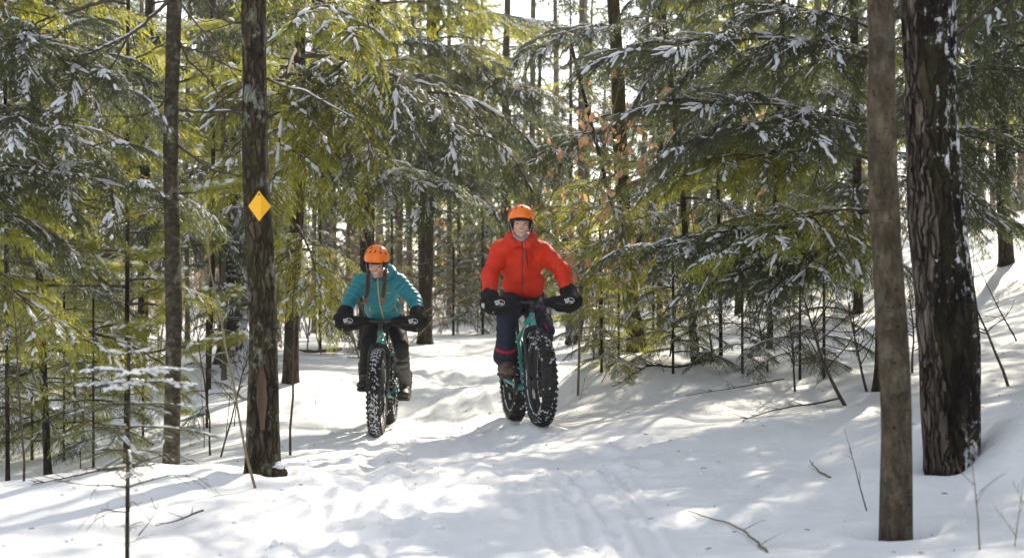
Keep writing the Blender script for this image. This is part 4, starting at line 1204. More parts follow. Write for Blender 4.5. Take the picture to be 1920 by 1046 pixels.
# farther trunks in the hazy wood, each told by its neighbour
FAR = [  # px top, px base, py base, d, width, label, foliage from z (None = bare), kind
 (655, 652, 640, 26, 9, 'thin far trunk left of the brown trunk behind the teal rider\'s helmet', 4.5),
 (736, 748, 632, 30, 15, 'grey far trunk between the brown trunk and the straight dark trunk', 3.6),
 (775, 768, 630, 28, 11, 'far trunk close against the left of the straight dark trunk', None),
 (842, 842, 618, 33, 9, 'pole-thin far trunk right of the straight dark trunk', 5.5),
 (882, 880, 612, 36, 10, 'far trunk in the bright gap, left of the slender mossy grey trunk', None),
 (905, 903, 606, 38, 8, 'palest thin trunk in the bright gap, nearest the slender mossy grey trunk', None),
 (1000, 995, 606, 34, 12, 'far trunk rising right of the red rider\'s helmet', 6.0),
 (1040, 1036, 606, 37, 10, 'narrow far trunk above the red rider\'s shoulder, left of the mossy trunk', 5.0),
 (1092, 1095, 606, 32, 13, 'far dark trunk just left of the mossy trunk', 3.0),
 (1310, 1318, 600, 33, 15, 'far trunk in the sunny opening behind the bank hemlocks', 3.0),
 (1445, 1440, 590, 32, 14, 'far trunk behind the snowy boughs left of the slim grey trunk', 2.4),
 (1535, 1530, 570, 30, 16, 'broad far trunk in shade left of the slim grey trunk', 2.2),
 (1745, 1750, 540, 26, 18, 'far trunk on the slope hidden behind the huge dark trunk', 2.2),
 (1835, 1838, 520, 27, 14, 'far trunk on the slope left of the stout trunk at the right edge', 2.0),
 (620, 617, 652, 24, 12, 'shaded far trunk right of the hemlock with the brown stem', 3.6),
 (590, 588, 655, 27, 9, 'thin shaded trunk nearest the brown hemlock stem', 3.0),
 (505, 520, 668, 22, 8, 'thin pale stem peeping out right of the marker trunk', 3.5),
 (358, 352, 690, 21, 10, 'far stem just right of the ringed trunk', 2.6),
 (205, 200, 700, 22, 13, 'far shaded trunk left of the ringed trunk', 2.0),
 (150, 148, 690, 24, 11, 'far trunk second left of the ringed trunk', 2.0),
 (100, 105, 690, 25, 14, 'far trunk behind the dark-stemmed hemlock at the left', 2.0),
 (-40, -30, 690, 21, 20, 'far trunk at the left edge of the wood', 1.6),
 (405, 420, 690, 17, 9, 'leaning dark stem left of the snow-plastered trunk', None),
]
for k, (t, bx, by, d, w, lb, fz) in enumerate(FAR):
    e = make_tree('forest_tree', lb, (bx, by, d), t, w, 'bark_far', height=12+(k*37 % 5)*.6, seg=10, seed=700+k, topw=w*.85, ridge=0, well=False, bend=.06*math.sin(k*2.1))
    if fz is not None:
        foliate(e, ['hemfar', 'hemyfar', 'hemfar'], fz+(1.6 if 600 < t < 1110 else 0), 11.8, 11 if 600 < t < 1110 else 24, 2.1, .6, -.12, .3, seed=800+k)

# hemlocks added beyond the frame to block sun and sky light from the right
SHADE_TREES = [(7.5, 15.5, 'tall added shade hemlock outside the right edge, above the bank'), (10.5, 20, 'tall added shade hemlock outside the right edge, farther up the slope'), (6.2, 9.5, 'added shade hemlock outside the right edge beside the huge trunk'),
       (9.2, 12.5, 'added shade hemlock outside the right edge, beyond the nearest one'), (13.5, 26, 'tall added shade hemlock outside the right edge, deep in the wood'),
       (5.6, 6.4, 'added shade hemlock outside the right edge, level with the slim grey trunk'), (4.7, 10.6, 'added shade hemlock just outside the right edge, between the huge trunk and the shaded hemlock'), (4.4, 2.2, 'added shade hemlock to the right of the photographer'), (5.2, -2.5, 'added shade hemlock behind the photographer on the right')]
for k, (x, y, lb) in enumerate(SHADE_TREES):
    b = Vector((x, y, 0)); px = 960+x/y*FPX; py = 523+(EYE-gz(x, y))*FPX/y
    e = make_tree('hemlock_tree', lb, (px, py, y), px, 60*8/y, 'bark', height=11+k % 3, seed=900+k, well=False)
    foliate(e, ['hemfar'] if k < 5 else ['hem'], 2.0 if k != 6 else 2.9, 10.6, 60, 2.5, .6, -.1, .3, seed=910+k)

# ------------------------------------------------------------------ far woods: one mass of trunks, brush and crowns
def far_woods():
    rng = np.random.default_rng(5)
    mb = MB()
    for k in range(330):
        d = rng.uniform(38, 85); px = rng.uniform(-900, 2800)
        gap = 560 < px < 1130
        if gap and rng.random() < .55: continue
        x = (px-960)/FPX*d; z0 = gz(x, d)
        w = rng.uniform(.08, .2); h = rng.uniform(9, 16)
        l = rng.normal(0, .25)
        mb.tube([(x, d, z0-.1), (x+l*.5, d, z0+h*.5), (x+l, d, z0+h)], [w, w*.75, .02], 5, 0, cap=False)
        n = (0 if rng.random() < .25 else 110) if gap else (0 if rng.random() < .25 else int(rng.uniform(60, 150)))
        z = z0+h*(rng.uniform(.03, .3)+(.9-.12)*rng.random(n)); u = (z-z0)/h
        a = rng.uniform(0, 6.28, n); rad = (1-u)**.6*3.0*rng.uniform(.2, 1, n)**.6
        C = np.stack([x+np.cos(a)*rad, d+np.sin(a)*rad, z-rad*.15], 1)
        D = unit(np.stack([np.cos(a), np.sin(a), -.25+0*a], 1)); S = perp(D)
        for j in range(5):
            o = C+rng.normal(0, .22, C.shape)*[1, 1, .35]
            ll = rng.uniform(.18, .42, (n, 1)); ww = rng.uniform(.05, .10, (n, 1))
            dd = unit(D+rng.normal(0, .35, C.shape))
            mb.quads(o-dd*ll, o+S*ww+[0, 0, -.03], o+dd*ll, o-S*ww+[0, 0, -.05], 2 if j == 4 and rng.random() < .35 else 1)
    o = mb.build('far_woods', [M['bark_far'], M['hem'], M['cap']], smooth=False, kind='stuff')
    o['label'] = 'far wood of trunks and hemlock crowns fading into the light'
def brush():
    """bare brown understory between the trunks"""
    rng = np.random.default_rng(6)
    mb = MB()
    for k in range(2600):
        d = rng.uniform(19, 60); px = rng.uniform(-300, 2250)
        if 760 < px < 1090 and d < 27: continue
        if px > 1200 and d < 26: continue
        x = (px-960)/FPX*d; z0 = gz(x, d)
        h = rng.uniform(.4, 2.3); l = rng.normal(0, .6, 2)
        w = .006+.004*rng.random()+.0002*d
        p0 = Vector((x, d, z0-.05)); p1 = Vector((x+l[0]*.4, d+l[1]*.4, z0+h*.5)); p2 = Vector((x+l[0]*1.2, d+l[1], z0+h))
        mb.tube([p0, p1, p2], [w, w*.7, w*.3], 3, 0, cap=False)
        for j in range(3):
            u = rng.uniform(.3, .95); b = p0.lerp(p2, u); e = b+Vector((rng.normal(0, .35), rng.normal(0, .3), rng.uniform(.05, .5)))*(.4+.6*h/3)
            mb.tube([b, e], [w*.5, w*.25], 3, 0, cap=False)
        if rng.random() < (.55 if 840 < px < 1250 else .25):
            n = int(rng.uniform(8, 30))
            C = np.array([p0.lerp(p2, u) for u in rng.uniform(.35, 1, n)])+rng.normal(0, .22, (n, 3))
            dn = unit(rng.normal(0, .5, (n, 3))+[0, 0, -1]); S = unit(np.cross(dn, rng.normal(0, 1, (n, 3))))
            mb.quads(C, C+dn*.05+S*.02, C+dn*.10, C+dn*.05-S*.02, 1)
    o = mb.build('undergrowth', [M['twig_pale'], M['beech']], smooth=False, kind='stuff')
    o['label'] = 'tangle of bare brown brush between the trunks'
far_woods()
brush()
# ------------------------------------------------------------------ fat bikes
M['rubber'] = plain('black_rubber', (0.012, 0.012, 0.013), 0.75, var=.3)
M['black'] = plain('black_alloy', (0.014, 0.014, 0.016), 0.38, 0.0, 0.5)
M['steel'] = plain('steel', (0.42, 0.42, 0.43), 0.32, 1.0)
M['teal_paint'] = plain('teal_frame_paint', (0.03, 0.33, 0.30), 0.28, 0, .5, coat=.5)
M['orange_print'] = plain('orange_badge', (0.85, 0.16, 0.03), 0.4)
M['neoprene'] = plain('black_neoprene', (0.010, 0.010, 0.011), 0.85, spec=.25, var=.25, vscale=40, bmp=.15, bscale=300)
M['white_print'] = plain('white_print', (0.75, 0.75, 0.75), 0.6)
M['reflect'] = plain('grey_reflective_patch', (0.45, 0.45, 0.46), 0.35)
M['rim_dark'] = plain('dark_rim', (0.016, 0.016, 0.018), 0.5)

def circ(r, n, y=0, ph=0):
    return [Vector((y, r*math.cos(ph+2*math.pi*i/n), r*math.sin(ph+2*math.pi*i/n))) for i in range(n)]
def ring_profile(mb, prof, n=64, mat=0, closed=True):
    """prof: list of (x, r); swept round the X axis"""
    b = mb.n; m = len(prof)
    for i in range(n):
        a = 2*math.pi*i/n
        for x, r in prof:
            mb.v.append((x, r*math.cos(a), r*math.sin(a)))
    mb.n += n*m
    for i in range(n):
        i2 = (i+1) % n
        for k in range(m if closed else m-1):
            k2 = (k+1) % m
            mb.f.append((b+i*m+k, b+i*m+k2, b+i2*m+k2, b+i2*m+k)); mb.m.append(mat)

RW, RT = 0.322, 0.052      # tyre centre-line radius and tube radius (0.38 m overall with knobs)
def wheel_parts():
    out = {}
    mb = MB()
    prof = [(RT*1.06*math.cos(a), RW+RT*math.sin(a)) for a in [math.radians(t) for t in range(-150, -29-360+331+0, 1)][:0]] or \
           [(.058*math.cos(R(t)), RW+.052*math.sin(R(t))) for t in range(-55, 236, 18)]
    ring_profile(mb, prof, 72, closed=True)
    out['tyre'] = mb.mesh('tyre', [M['rubber']])
    # knobs
    mb = MB(); rng = np.random.default_rng(2)
    nk = 46
    for i in range(nk):
        for row, (t, sz) in enumerate(((90, (.010, .012)), (68, (.008, .011)), (112, (.008, .011)), (47, (.009, .012)), (133, (.009, .012)), (27, (.008, .009)), (153, (.008, .009)))):
            a = 2*math.pi*(i+(.5 if row % 2 else 0)+(.25 if row > 4 else 0))/nk
            ct, st = math.cos(R(t)), math.sin(R(t))
            rad = Vector((ct, st*math.cos(a), st*math.sin(a)))
            c = Vector((.058*ct, (RW+.052*st)*math.cos(a), (RW+.052*st)*math.sin(a)))
            tang = Vector((0, -math.sin(a), math.cos(a)))
            side = rad.cross(tang)
            m3 = Matrix((side, tang, rad)).transposed()
            m3 = m3 @ Matrix.Rotation(R(18 if t > 90 else -18), 3, 'Z')
            mb.box(c+rad*.003, (sz[0], sz[1], .0065), m3)
    out['tread'] = mb.mesh('tread', [M['rubber']], False)
    def packed(seed, amount, rows):
        mb = MB(); rng = np.random.default_rng(seed)
        C, D, L, W, H = [], [], [], [], []
        for i in range(nk*2):
            for t in rows:
                a = 2*math.pi*(i+rng.uniform(0, 1))/(nk*2)
                if rng.random() > amount*(.6+.5*math.sin(a*3+seed)): continue
                tt = t+rng.normal(0, 7)
                ct, st = math.cos(R(tt)), math.sin(R(tt))
                C.append((.0605*ct, (RW+.0555*st)*math.cos(a), (RW+.0555*st)*math.sin(a)))
                D.append((rng.normal(0, .5), -math.sin(a), math.cos(a)))
                L.append(rng.uniform(.006, .017)); W.append(rng.uniform(.005, .012)); H.append(rng.uniform(.004, .007))
        snow_lumps(mb, np.array(C), unit(np.array(D)), np.array(L), np.array(W), np.array(H), 0, rng)
        return mb.mesh('packed_snow', [M['cap']])
    out['snow_side'] = packed(3, .42, (150, 128, 101, 80, 57, 35, 165, 15))
    out['snow_full'] = packed(4, 1.5, (101, 95, 80, 86, 57, 122, 90, 66, 112, 76))
    # crust of snow along the rim edge
    mb = MB(); rng = np.random.default_rng(7); n = 110
    a = rng.uniform(0, 6.28, n*2); sg = np.where(np.arange(n*2) % 2, 1, -1)
    rr = .279+rng.normal(0, .004, n*2)
    C = np.stack([sg*.043, rr*np.cos(a), rr*np.sin(a)], 1); D = np.stack([0*a, -np.sin(a), np.cos(a)], 1)
    snow_lumps(mb, C, D, rng.uniform(.008, .03, n*2), rng.uniform(.003, .006, n*2), rng.uniform(.003, .007, n*2), 0, rng)
    for k, (a, s) in enumerate(((.9, 1), (2.6, 1.3), (4.1, .8), (5.4, 1.2))):      # clods held in the rim's cut-outs
        C = np.array([[.0, .262*math.cos(a+q*.06), .262*math.sin(a+q*.06)] for q in range(-2, 3)])
        snow_lumps(mb, C, np.array([[0, -math.sin(a), math.cos(a)]]*5), rng.uniform(.014, .024, 5)*s, rng.uniform(.008, .014, 5), rng.uniform(.008, .013, 5), 0, rng)
    out['rim_snow'] = mb.mesh('rim_snow', [M['cap']])
    mb = MB()
    ring_profile(mb, [(-.040, .286), (-.042, .272), (-.018, .262), (.018, .262), (.042, .272), (.040, .286), (.034, .286), (.034, .276), (.016, .267), (-.016, .267), (-.034, .276), (-.034, .286)], 64)
    out['rim'] = mb.mesh('rim', [M['rim_dark']])
    mb = MB()
    prof = [(-.062, .012), (-.060, .030), (-.052, .032), (-.048, .018), (.040, .018), (.044, .032), (.052, .034), (.056, .012), (.070, .010), (.070, .004), (-.070, .004), (-.070, .010)]
    ring_profile(mb, prof, 18)
    out['hub'] = mb.mesh('hub', [M['black']])
    mb = MB()
    for i in range(32):
        a = 2*math.pi*i/32; sg = 1 if i % 2 else -1
        b = a+(.55 if (i//2) % 2 else -.55)
        mb.tube([(sg*.048, .029*math.cos(b), .029*math.sin(b)), (sg*.012, .263*math.cos(a), .263*math.sin(a))], .0013, 3, cap=False)
    out['spokes'] = mb.mesh('spokes', [M['black']])
    mb = MB()
    ring_profile(mb, [(.0645, .082), (.0665, .082), (.0665, .068), (.0645, .068)], 36)
    for i in range(5):
        a = 6.283*i/5
        mb.tube([(.0655, .02*math.cos(a), .02*math.sin(a)), (.0655, .07*math.cos(a+.5), .07*math.sin(a+.5))], .003, 4)
    out['disc'] = mb.mesh('brake_disc', [M['steel']])
    return out
WP = wheel_parts()

def tubes(mb, pts, r, seg=10, mat=0, flat=1.0):
    mb.tube(pts, r, seg, mat, True, flat)

def make_bike(label, loc, heading, roll, steer, snow_key, crank, logo_lean):
    """local frame: rider faces -Y, +X is the viewer's right, ground at z = 0"""
    e = empty('fat_bike', loc, label, 'bicycle')
    e.rotation_euler = (0, roll, heading)
    FA, RA = Vector((0, -.55, .378)), Vector((0, .55, .378))
    for k, (ax, ang) in enumerate(((FA, steer), (RA, 0))):
        w = bpy.data.objects.new('wheel', None); w.location = ax; w.rotation_euler = (0, 0, ang); w.parent = e; COL.objects.link(w)
        w['label'] = 'front wheel' if k == 0 else 'rear wheel'
        for nm, key in (('tyre', 'tyre'), ('tread', 'tread'), ('packed_snow', snow_key if k == 0 else 'snow_side'), ('rim_snow', 'rim_snow'), ('rim', 'rim'), ('hub', 'hub'), ('spokes', 'spokes'), ('brake_disc', 'disc')):
            o = link(nm, WP[key], w)
            if nm in ('tread', 'packed_snow', 'rim_snow', 'spokes'): o['kind'] = 'stuff'
            if nm not in ('tyre', 'tread'): pass
            o.rotation_euler = (k*1.1+.4, 0, 0)
    HT, HB = Vector((0, -.325, .905)), Vector((0, -.372, .790))
    ST, BB = Vector((0, .262, .735)), Vector((0, .115, .305))
    mb = MB()
    tubes(mb, [HT, HB], [.024, .027], 14)
    tubes(mb, [HT+Vector((0, .012, -.03)), Vector((0, -.05, .83)), ST+Vector((0, -.01, -.03))], [.024, .021, .018], 12)
    tubes(mb, [HB+Vector((0, .01, .03)), Vector((0, -.17, .58)), BB], [.031, .028, .026], 12)
    tubes(mb, [ST, BB], [.0175, .018], 12)
    tubes(mb, [BB+Vector((-.055, 0, 0)), BB+Vector((.055, 0, 0))], .026, 12)
    for s in (-1, 1):
        tubes(mb, [BB+Vector((s*.045, .01, 0)), Vector((s*.074, .20, .335)), Vector((s*.092, .40, .362)), RA+Vector((s*.094, 0, 0))], [.015, .014, .012, .011], 8)
        tubes(mb, [ST+Vector((s*.012, .01, -.06)), Vector((s*.072, .30, .68)), Vector((s*.088, .42, .52)), RA+Vector((s*.094, 0, .01))], [.011, .011, .010, .010], 8)
    mb.box(Vector((0, .225, .345)), (.07, .012, .012))
    mb.box(Vector((0, .31, .66)), (.07, .010, .010))
    mb.build('frame', M['teal_paint'], e)
    mb = MB(); mb.ellipsoid(HT.lerp(HB, .45)+Vector((0, -.028, .008)), (.009, .004, .014), nu=10); mb.build('head_badge', M['orange_print'], e)
    # fork: crown, two legs
    mb = MB()
    tubes(mb, [HB+Vector((0, 0, .01)), HB+Vector((0, -.006, -.02))], [.029, .031], 12)
    for s in (-1, 1):
        tubes(mb, [HB+Vector((s*.005, -.004, -.012)), Vector((s*.055, -.388, .770)), Vector((s*.080, -.412, .715)), Vector((s*.084, -.48, .53)), FA+Vector((s*.082, .012, -.02))], [.026, .024, .020, .017, .013], 10)
        mb.box(FA+Vector((s*.078, 0, 0)), (.010, .018, .022))
    mb.build('fork', M['black'], e)
    # cockpit
    mb = MB(); BC = Vector((0, -.385, .985))
    tubes(mb, [HT, HT+Vector((0, -.014, .055))], .0175, 12)
    tubes(mb, [HT+Vector((0, -.014, .052)), BC], [.018, .019], 10)
    mb.box(BC, (.024, .020, .020))
    mb.build('stem', M['black'], e)
    mb = MB()
    tubes(mb, [Vector((x, BC.y+.05*(abs(x)/.39)**1.5, BC.z+.012*min(1, abs(x)/.12))) for x in np.linspace(-.39, .39, 15)], [.0115+.004*math.exp(-(x/.06)**2) for x in np.linspace(-.39, .39, 15)], 10)
    mb.build('handlebar', M['black'], e)
    for s in (-1, 1):
        mb = MB(); tubes(mb, [Vector((s*.17, BC.y-.02, BC.z)), Vector((s*.24, BC.y-.055, BC.z-.02)), Vector((s*.31, BC.y-.05, BC.z-.025))], [.008, .006, .005], 6)
        mb.build('brake_lever', M['black'], e)
    for k, pts in enumerate(([(.16, -.40, .98), (.10, -.47, .96), (.045, -.44, .86), (.07, -.40, .75), (.095, -.50, .50)], [(-.16, -.40, .98), (-.06, -.46, 1.0), (.05, -.44, .93), (.05, -.30, .84), (.02, -.05, .80)],
                              [(.15, -.40, .975), (.05, -.49, .93), (-.03, -.45, .84), (-.035, -.30, .78), (-.03, 0, .5)])):
        P4 = [Vector(p) for p in pts]; q = np.linspace(0, 1, len(P4)); u = np.linspace(0, 1, 22)
        arr = np.array(P4); sm = np.stack([np.interp(u, q, arr[:, c]) for c in range(3)], 1)
        for _ in range(3): sm[1:-1] = (sm[:-2]+sm[1:-1]*2+sm[2:])/4
        mb = MB(); mb.tube(sm.tolist(), .0028, 5); mb.build('cable', M['rubber'], e)
    # saddle and post
    mb = MB(); tubes(mb, [ST, Vector((0, .318, .925))], .0145, 12); mb.build('seat_post', M['black'], e)
    mb = MB()
    sec = []
    for u in np.linspace(0, 1, 9):
        y = .19+.27*u; w = .018+.055*smooth(.25, .95, u); z = .955+.010*u-.008*math.sin(u*3.1)
        sec.append([(w*math.cos(a), y, z+(.018 if math.sin(a) > 0 else .03)*math.sin(a)) for a in np.linspace(0, 6.283, 13)[:-1]])
    vs = [p for s_ in sec for p in s_]
    mb.add(vs, [(i*12+k, i*12+(k+1) % 12, (i+1)*12+(k+1) % 12, (i+1)*12+k) for i in range(8) for k in range(12)]+[tuple(range(12))[::-1], tuple(range(96, 108))])
    mb.build('saddle', M['black'], e)
    # drivetrain on the viewer's left
    mb = MB(); ring_profile(mb, [(-.064, .060), (-.060, .060), (-.060, .045), (-.064, .045)], 30)
    for i in range(4):
        a = 1.57*i+.4; mb.tube([(-.062, .01*math.cos(a), .01*math.sin(a)), (-.062, .05*math.cos(a), .05*math.sin(a))], .005, 5)
    for i in range(30):
        a = 6.283*i/30; mb.box((-.062, .063*math.cos(a), .063*math.sin(a)), (.0015, .003, .003), Matrix.Rotation(a, 3, 'X'))
    o = mb.build('chainring', M['black'], e); o.location = BB
    mb = MB()
    for i, r_ in enumerate((.075, .066, .058, .050, .043, .036, .030)):
        ring_profile(mb, [(-.062-.004*i, r_), (-.060-.004*i, r_), (-.060-.004*i, .012), (-.062-.004*i, .012)], 24)
    o = mb.build('cassette', M['steel'], e); o.location = RA
    mb = MB()
    for dz in (.062, -.062):
        tubes(mb, [BB+Vector((-.062, 0, dz)), RA+Vector((-.074, 0, dz*.7))], .0035, 5)
    mb.build('chain', M['black'], e)
    mb = MB()
    mb.box(RA+Vector((-.105, .0, -.03)), (.012, .022, .03)); mb.box(RA+Vector((-.088, -.02, -.10)), (.004, .016, .05), Matrix.Rotation(.35, 3, 'X'))
    for zz, yy in ((-.06, -.005), (-.135, -.035)):
        b = mb.n; m2 = MB(); ring_profile(m2, [(-.004, .022), (.004, .022), (.004, .006), (-.004, .006)], 14)
        mb.add([Vector(v)+RA+Vector((-.086, yy, zz)) for v in m2.v], m2.f)
    mb.build('derailleur', M['black'], e)
    for ax, s in ((FA, 1), (RA, 1)):
        mb = MB(); mb.box(ax+Vector((.070, .075 if ax is FA else -.02, .05 if ax is FA else .085)), (.014, .016, .028)); mb.build('brake_caliper', M['black'], e)
    # cranks and pedals
    for s in (-1, 1):
        a = crank if s < 0 else crank+math.pi          # angle of the viewer's-left crank, 0 = forward (-Y)
        d = Vector((0, -math.cos(a), math.sin(a)))
        c0 = BB+Vector((s*.070, 0, 0)); c1 = BB+d*.172+Vector((s*.098, 0, 0))
        mb = MB(); tubes(mb, [c0, c0.lerp(c1, .5), c1], [.016, .011, .013], 8); tubes(mb, [BB, c0], .012, 8)
        mb.build('crank', M['black'], e)
        mb = MB(); pc = c1+Vector((s*.066, 0, 0))
        for yy in (-.045, .045): mb.box(pc+Vector((0, yy, 0)), (.048, .007, .008))
        for xx in (-.045, .0, .045): mb.box(pc+Vector((xx, 0, 0)), (.006, .038, .007))
        tubes(mb, [c1, pc+Vector((s*.04, 0, 0))], .006, 8)
        for xx in (-.04, .04):
            for yy in (-.045, 0, .045):
                mb.tube([pc+Vector((xx, yy, -.008)), pc+Vector((xx, yy, .012))], .0022, 4)
        mb.build('pedal', M['black'], e)
    return e

# ------------------------------------------------------------------ bodies grown from overlapping volumes
def blob(prims, voxel=.009, smooth_it=5, fac=.5):
    """prims: ('c', p0, r0, p1, r1) tapered capsule | ('e', centre, radii, rot3) ellipsoid -> one closed mesh (world space)"""
    mb = MB()
    for p in prims:
        if p[0] == 'c':
            _, a, ra, b, rb = p
            a, b = Vector(a), Vector(b)
            n = max(2, int((b-a).length/(min(ra, rb)*.45))+1)
            n = min(n, 26)
            for i in range(n):
                u = i/(n-1); r = ra+(rb-ra)*u
                mb.ellipsoid(a.lerp(b, u), (r, r, r), nu=14, nv=10)
        else:
            mb.ellipsoid(p[1], p[2], p[3] if len(p) > 3 else None, nu=20, nv=14)
    me = mb.mesh('raw', [])
    o = bpy.data.objects.new('raw', me); COL.objects.link(o)
    m = o.modifiers.new('r', 'REMESH'); m.mode = 'VOXEL'; m.voxel_size = voxel
    s = o.modifiers.new('s', 'SMOOTH'); s.factor = fac; s.iterations = smooth_it
    dg = bpy.context.evaluated_depsgraph_get()
    new = bpy.data.meshes.new_from_object(o.evaluated_get(dg))
    bpy.data.objects.remove(o); bpy.data.meshes.remove(me)
    new.polygons.foreach_set('use_smooth', np.ones(len(new.polygons), bool))
    return new
def verts_of(me):
    v = np.empty(len(me.vertices)*3); me.vertices.foreach_get('co', v)
    n = np.empty(len(me.vertices)*3); me.vertex_normals.foreach_get('vector', n)
    return v.reshape(-1, 3), n.reshape(-1, 3)
def push(me, amount):
    v, n = verts_of(me)
    v = v+n*amount(v, n)[:, None]
    me.vertices.foreach_set('co', v.ravel()); me.update()
def bone_coord(v, bones):
    """nearest bone: distance along it (m), which bone, fraction, unit direction"""
    best = np.full(len(v), 1e9); s = np.zeros(len(v)); fr = np.zeros(len(v)); idx = np.zeros(len(v), int)
    for k, (a, b) in enumerate(bones):
        a, b = np.array(a), np.array(b); d = b-a; L = np.linalg.norm(d)
        t = np.clip(((v-a)@d)/(L*L), 0, 1)
        dist = np.linalg.norm(v-a-t[:, None]*d, axis=1)
        m = dist < best
        best[m] = dist[m]; s[m] = (t*L)[m]; fr[m] = t[m]; idx[m] = k
    return s, idx, fr
def bvh_of(me):
    return BVHTree.FromPolygons([v.co.copy() for v in me.vertices], [tuple(p.vertices) for p in me.polygons])
def hit(bvh, o, d):
    h = bvh.ray_cast(Vector(o), Vector(d).normalized())
    return h[0], h[1]
def ribbon_on(mb, bvh, pts, d, half, lift=.003, mat=0, seg=6, flat=.45):
    """a flat strip lying on the surface met from points pts along d"""
    out = []
    for p in pts:
        dd = (Vector(p)-Vector((0, 0, EYE))).normalized() if d is None else Vector(d).normalized()
        h, n = hit(bvh, p, dd)
        if h is not None: out.append(h-dd*lift)
    if len(out) > 1: mb.tube(out, half, seg, mat)
    return out

def skin_mat(name, col):
    m, nt, out = nodes(name)
    p = N(nt, 'ShaderNodeBsdfPrincipled')
    p.inputs['Base Color'].default_value = (*col, 1)
    p.inputs['Roughness'].default_value = .5
    p.inputs['Subsurface Weight'].default_value = .15
    p.inputs['Subsurface Radius'].default_value = (.012, .005, .003)
    c = coords(nt); n = noise(nt, c, 25, 3)
    r = ramp(nt, n, [(.3, tuple(x*.9 for x in col)), (.7, tuple(min(1, x*1.08) for x in col))])
    nt.links.new(r.outputs[0], p.inputs['Base Color'])
    nt.links.new(p.outputs[0], out.inputs[0])
    return m
M['skin'] = skin_mat('skin', (.60, .355, .265))
M['lip'] = plain('lip', (.40, .17, .13), .5)
M['teeth'] = plain('teeth', (.74, .71, .66), .35)
M['eye'] = plain('eye', (.03, .02, .016), .2)
M['brow'] = plain('brow_hair', (.10, .06, .04), .8)
M['red_shell'] = plain('red_shell_fabric', (.66, .034, .008), .62, spec=.3, var=.10, vscale=9, bmp=.12, bscale=90)
M['teal_quilt'] = plain('teal_quilted_fabric', (.012, .215, .265), .45, spec=.45, var=.12, vscale=10, bmp=.12, bscale=110)
M['yellow_zip'] = plain('yellow_zip', (.62, .40, .08), .5)
M['dark_zip'] = plain('dark_zip', (.09, .035, .035), .5)
M['black_zip'] = plain('black_zip', (.035, .03, .035), .5)
M['navy'] = plain('navy_trousers', (.018, .021, .040), .75, spec=.25, var=.25, vscale=12, bmp=.15, bscale=120)
M['red_band'] = plain('red_cuff_band', (.36, .012, .035), .8, var=.6, vscale=60)
M['tights'] = plain('black_tights', (.010, .010, .011), .7, spec=.3, var=.2)
M['gaiter'] = plain('grey_gaiter', (.10, .095, .09), .8, var=.25, bmp=.2, bscale=150)
M['boot_brown'] = plain('brown_boot', (.085, .05, .03), .6, var=.45, vscale=30)
M['boot_black'] = plain('black_boot', (.014, .014, .014), .55, var=.3, vscale=30)
M['sole'] = plain('sole', (.02, .018, .016), .8)
M['lace'] = plain('lace', (.25, .22, .18), .8)
M['helmet'] = plain('orange_helmet_shell', (1.0, .20, .003), .32, spec=.5, coat=.35)
M['vent'] = plain('vent_hole', (.012, .008, .006), .8)
M['pad'] = plain('black_helmet_pad', (.012, .012, .013), .85)
M['strap'] = plain('grey_strap', (.35, .36, .38), .7)
M['hat'] = plain('dark_liner_hat', (.018, .012, .024), .9, var=.2)
M['neck'] = plain('pale_neck_gaiter', (.30, .31, .33), .85, var=.1)
M['hair'] = plain('brown_hair', (.060, .030, .018), .55, var=.5, vscale=60, bmp=.5, bscale=220)
M['hair_end'] = plain('blond_hair_ends', (.26, .15, .08), .55, var=.4, vscale=60)
M['orange_dial'] = plain('orange_fit_dial', (.95, .17, .01), .4)
M['dark_coat'] = plain('dark_coat', (.012, .012, .016), .8, var=.3)
M['grey_camo'] = plain('mottled_grey_trousers', (.05, .05, .05), .8, var=.8, vscale=14)

def frame3(f, up=(0, 0, 1)):
    """columns: viewer's-right, back, up for a head that faces f"""
    f = Vector(f).normalized(); u = Vector(up); r = u.cross(f).normalized()*1.0; u = f.cross(r)
    # face looks along f; local -Y is the face, +X viewer's right
    x = Vector((-r.x, -r.y, -r.z)) if r.x < 0 else r
    y = -f; z = x.cross(y)
    return Matrix((x, y, z)).transposed()

def head_prims(c, m):
    """c head centre, m local axes (face along -Y local)"""
    def T(x, y, z): return c+m @ Vector((x, y, z))
    return [('e', T(0, .015, .035), (.074, .092, .085), m), ('e', T(0, -.018, -.015), (.064, .070, .085), m), ('e', T(0, -.034, -.070), (.046, .045, .040), m),
            ('e', T(0, -.066, -.092), (.019, .017, .016), m),                                   # chin
            ('e', T(-.036, -.054, -.028), (.024, .026, .024), m), ('e', T(.036, -.054, -.028), (.024, .026, .024), m),   # cheeks
            ('c', T(0, -.084, .012), .0085, T(0, -.104, -.024), .0115), ('e', T(-.011, -.092, -.029), (.009, .010, .008), m), ('e', T(.011, -.092, -.029), (.009, .010, .008), m),
            ('c', T(-.040, -.070, .026), .011, T(-.010, -.084, .024), .010), ('c', T(.040, -.070, .026), .011, T(.010, -.084, .024), .010),
            ('c', T(-.022, -.079, -.054), .0095, T(.022, -.079, -.054), .0095),                 # upper lip mound
            ('e', T(-.078, .018, -.012), (.012, .022, .034), m), ('e', T(.078, .018, -.012), (.012, .022, .034), m)]

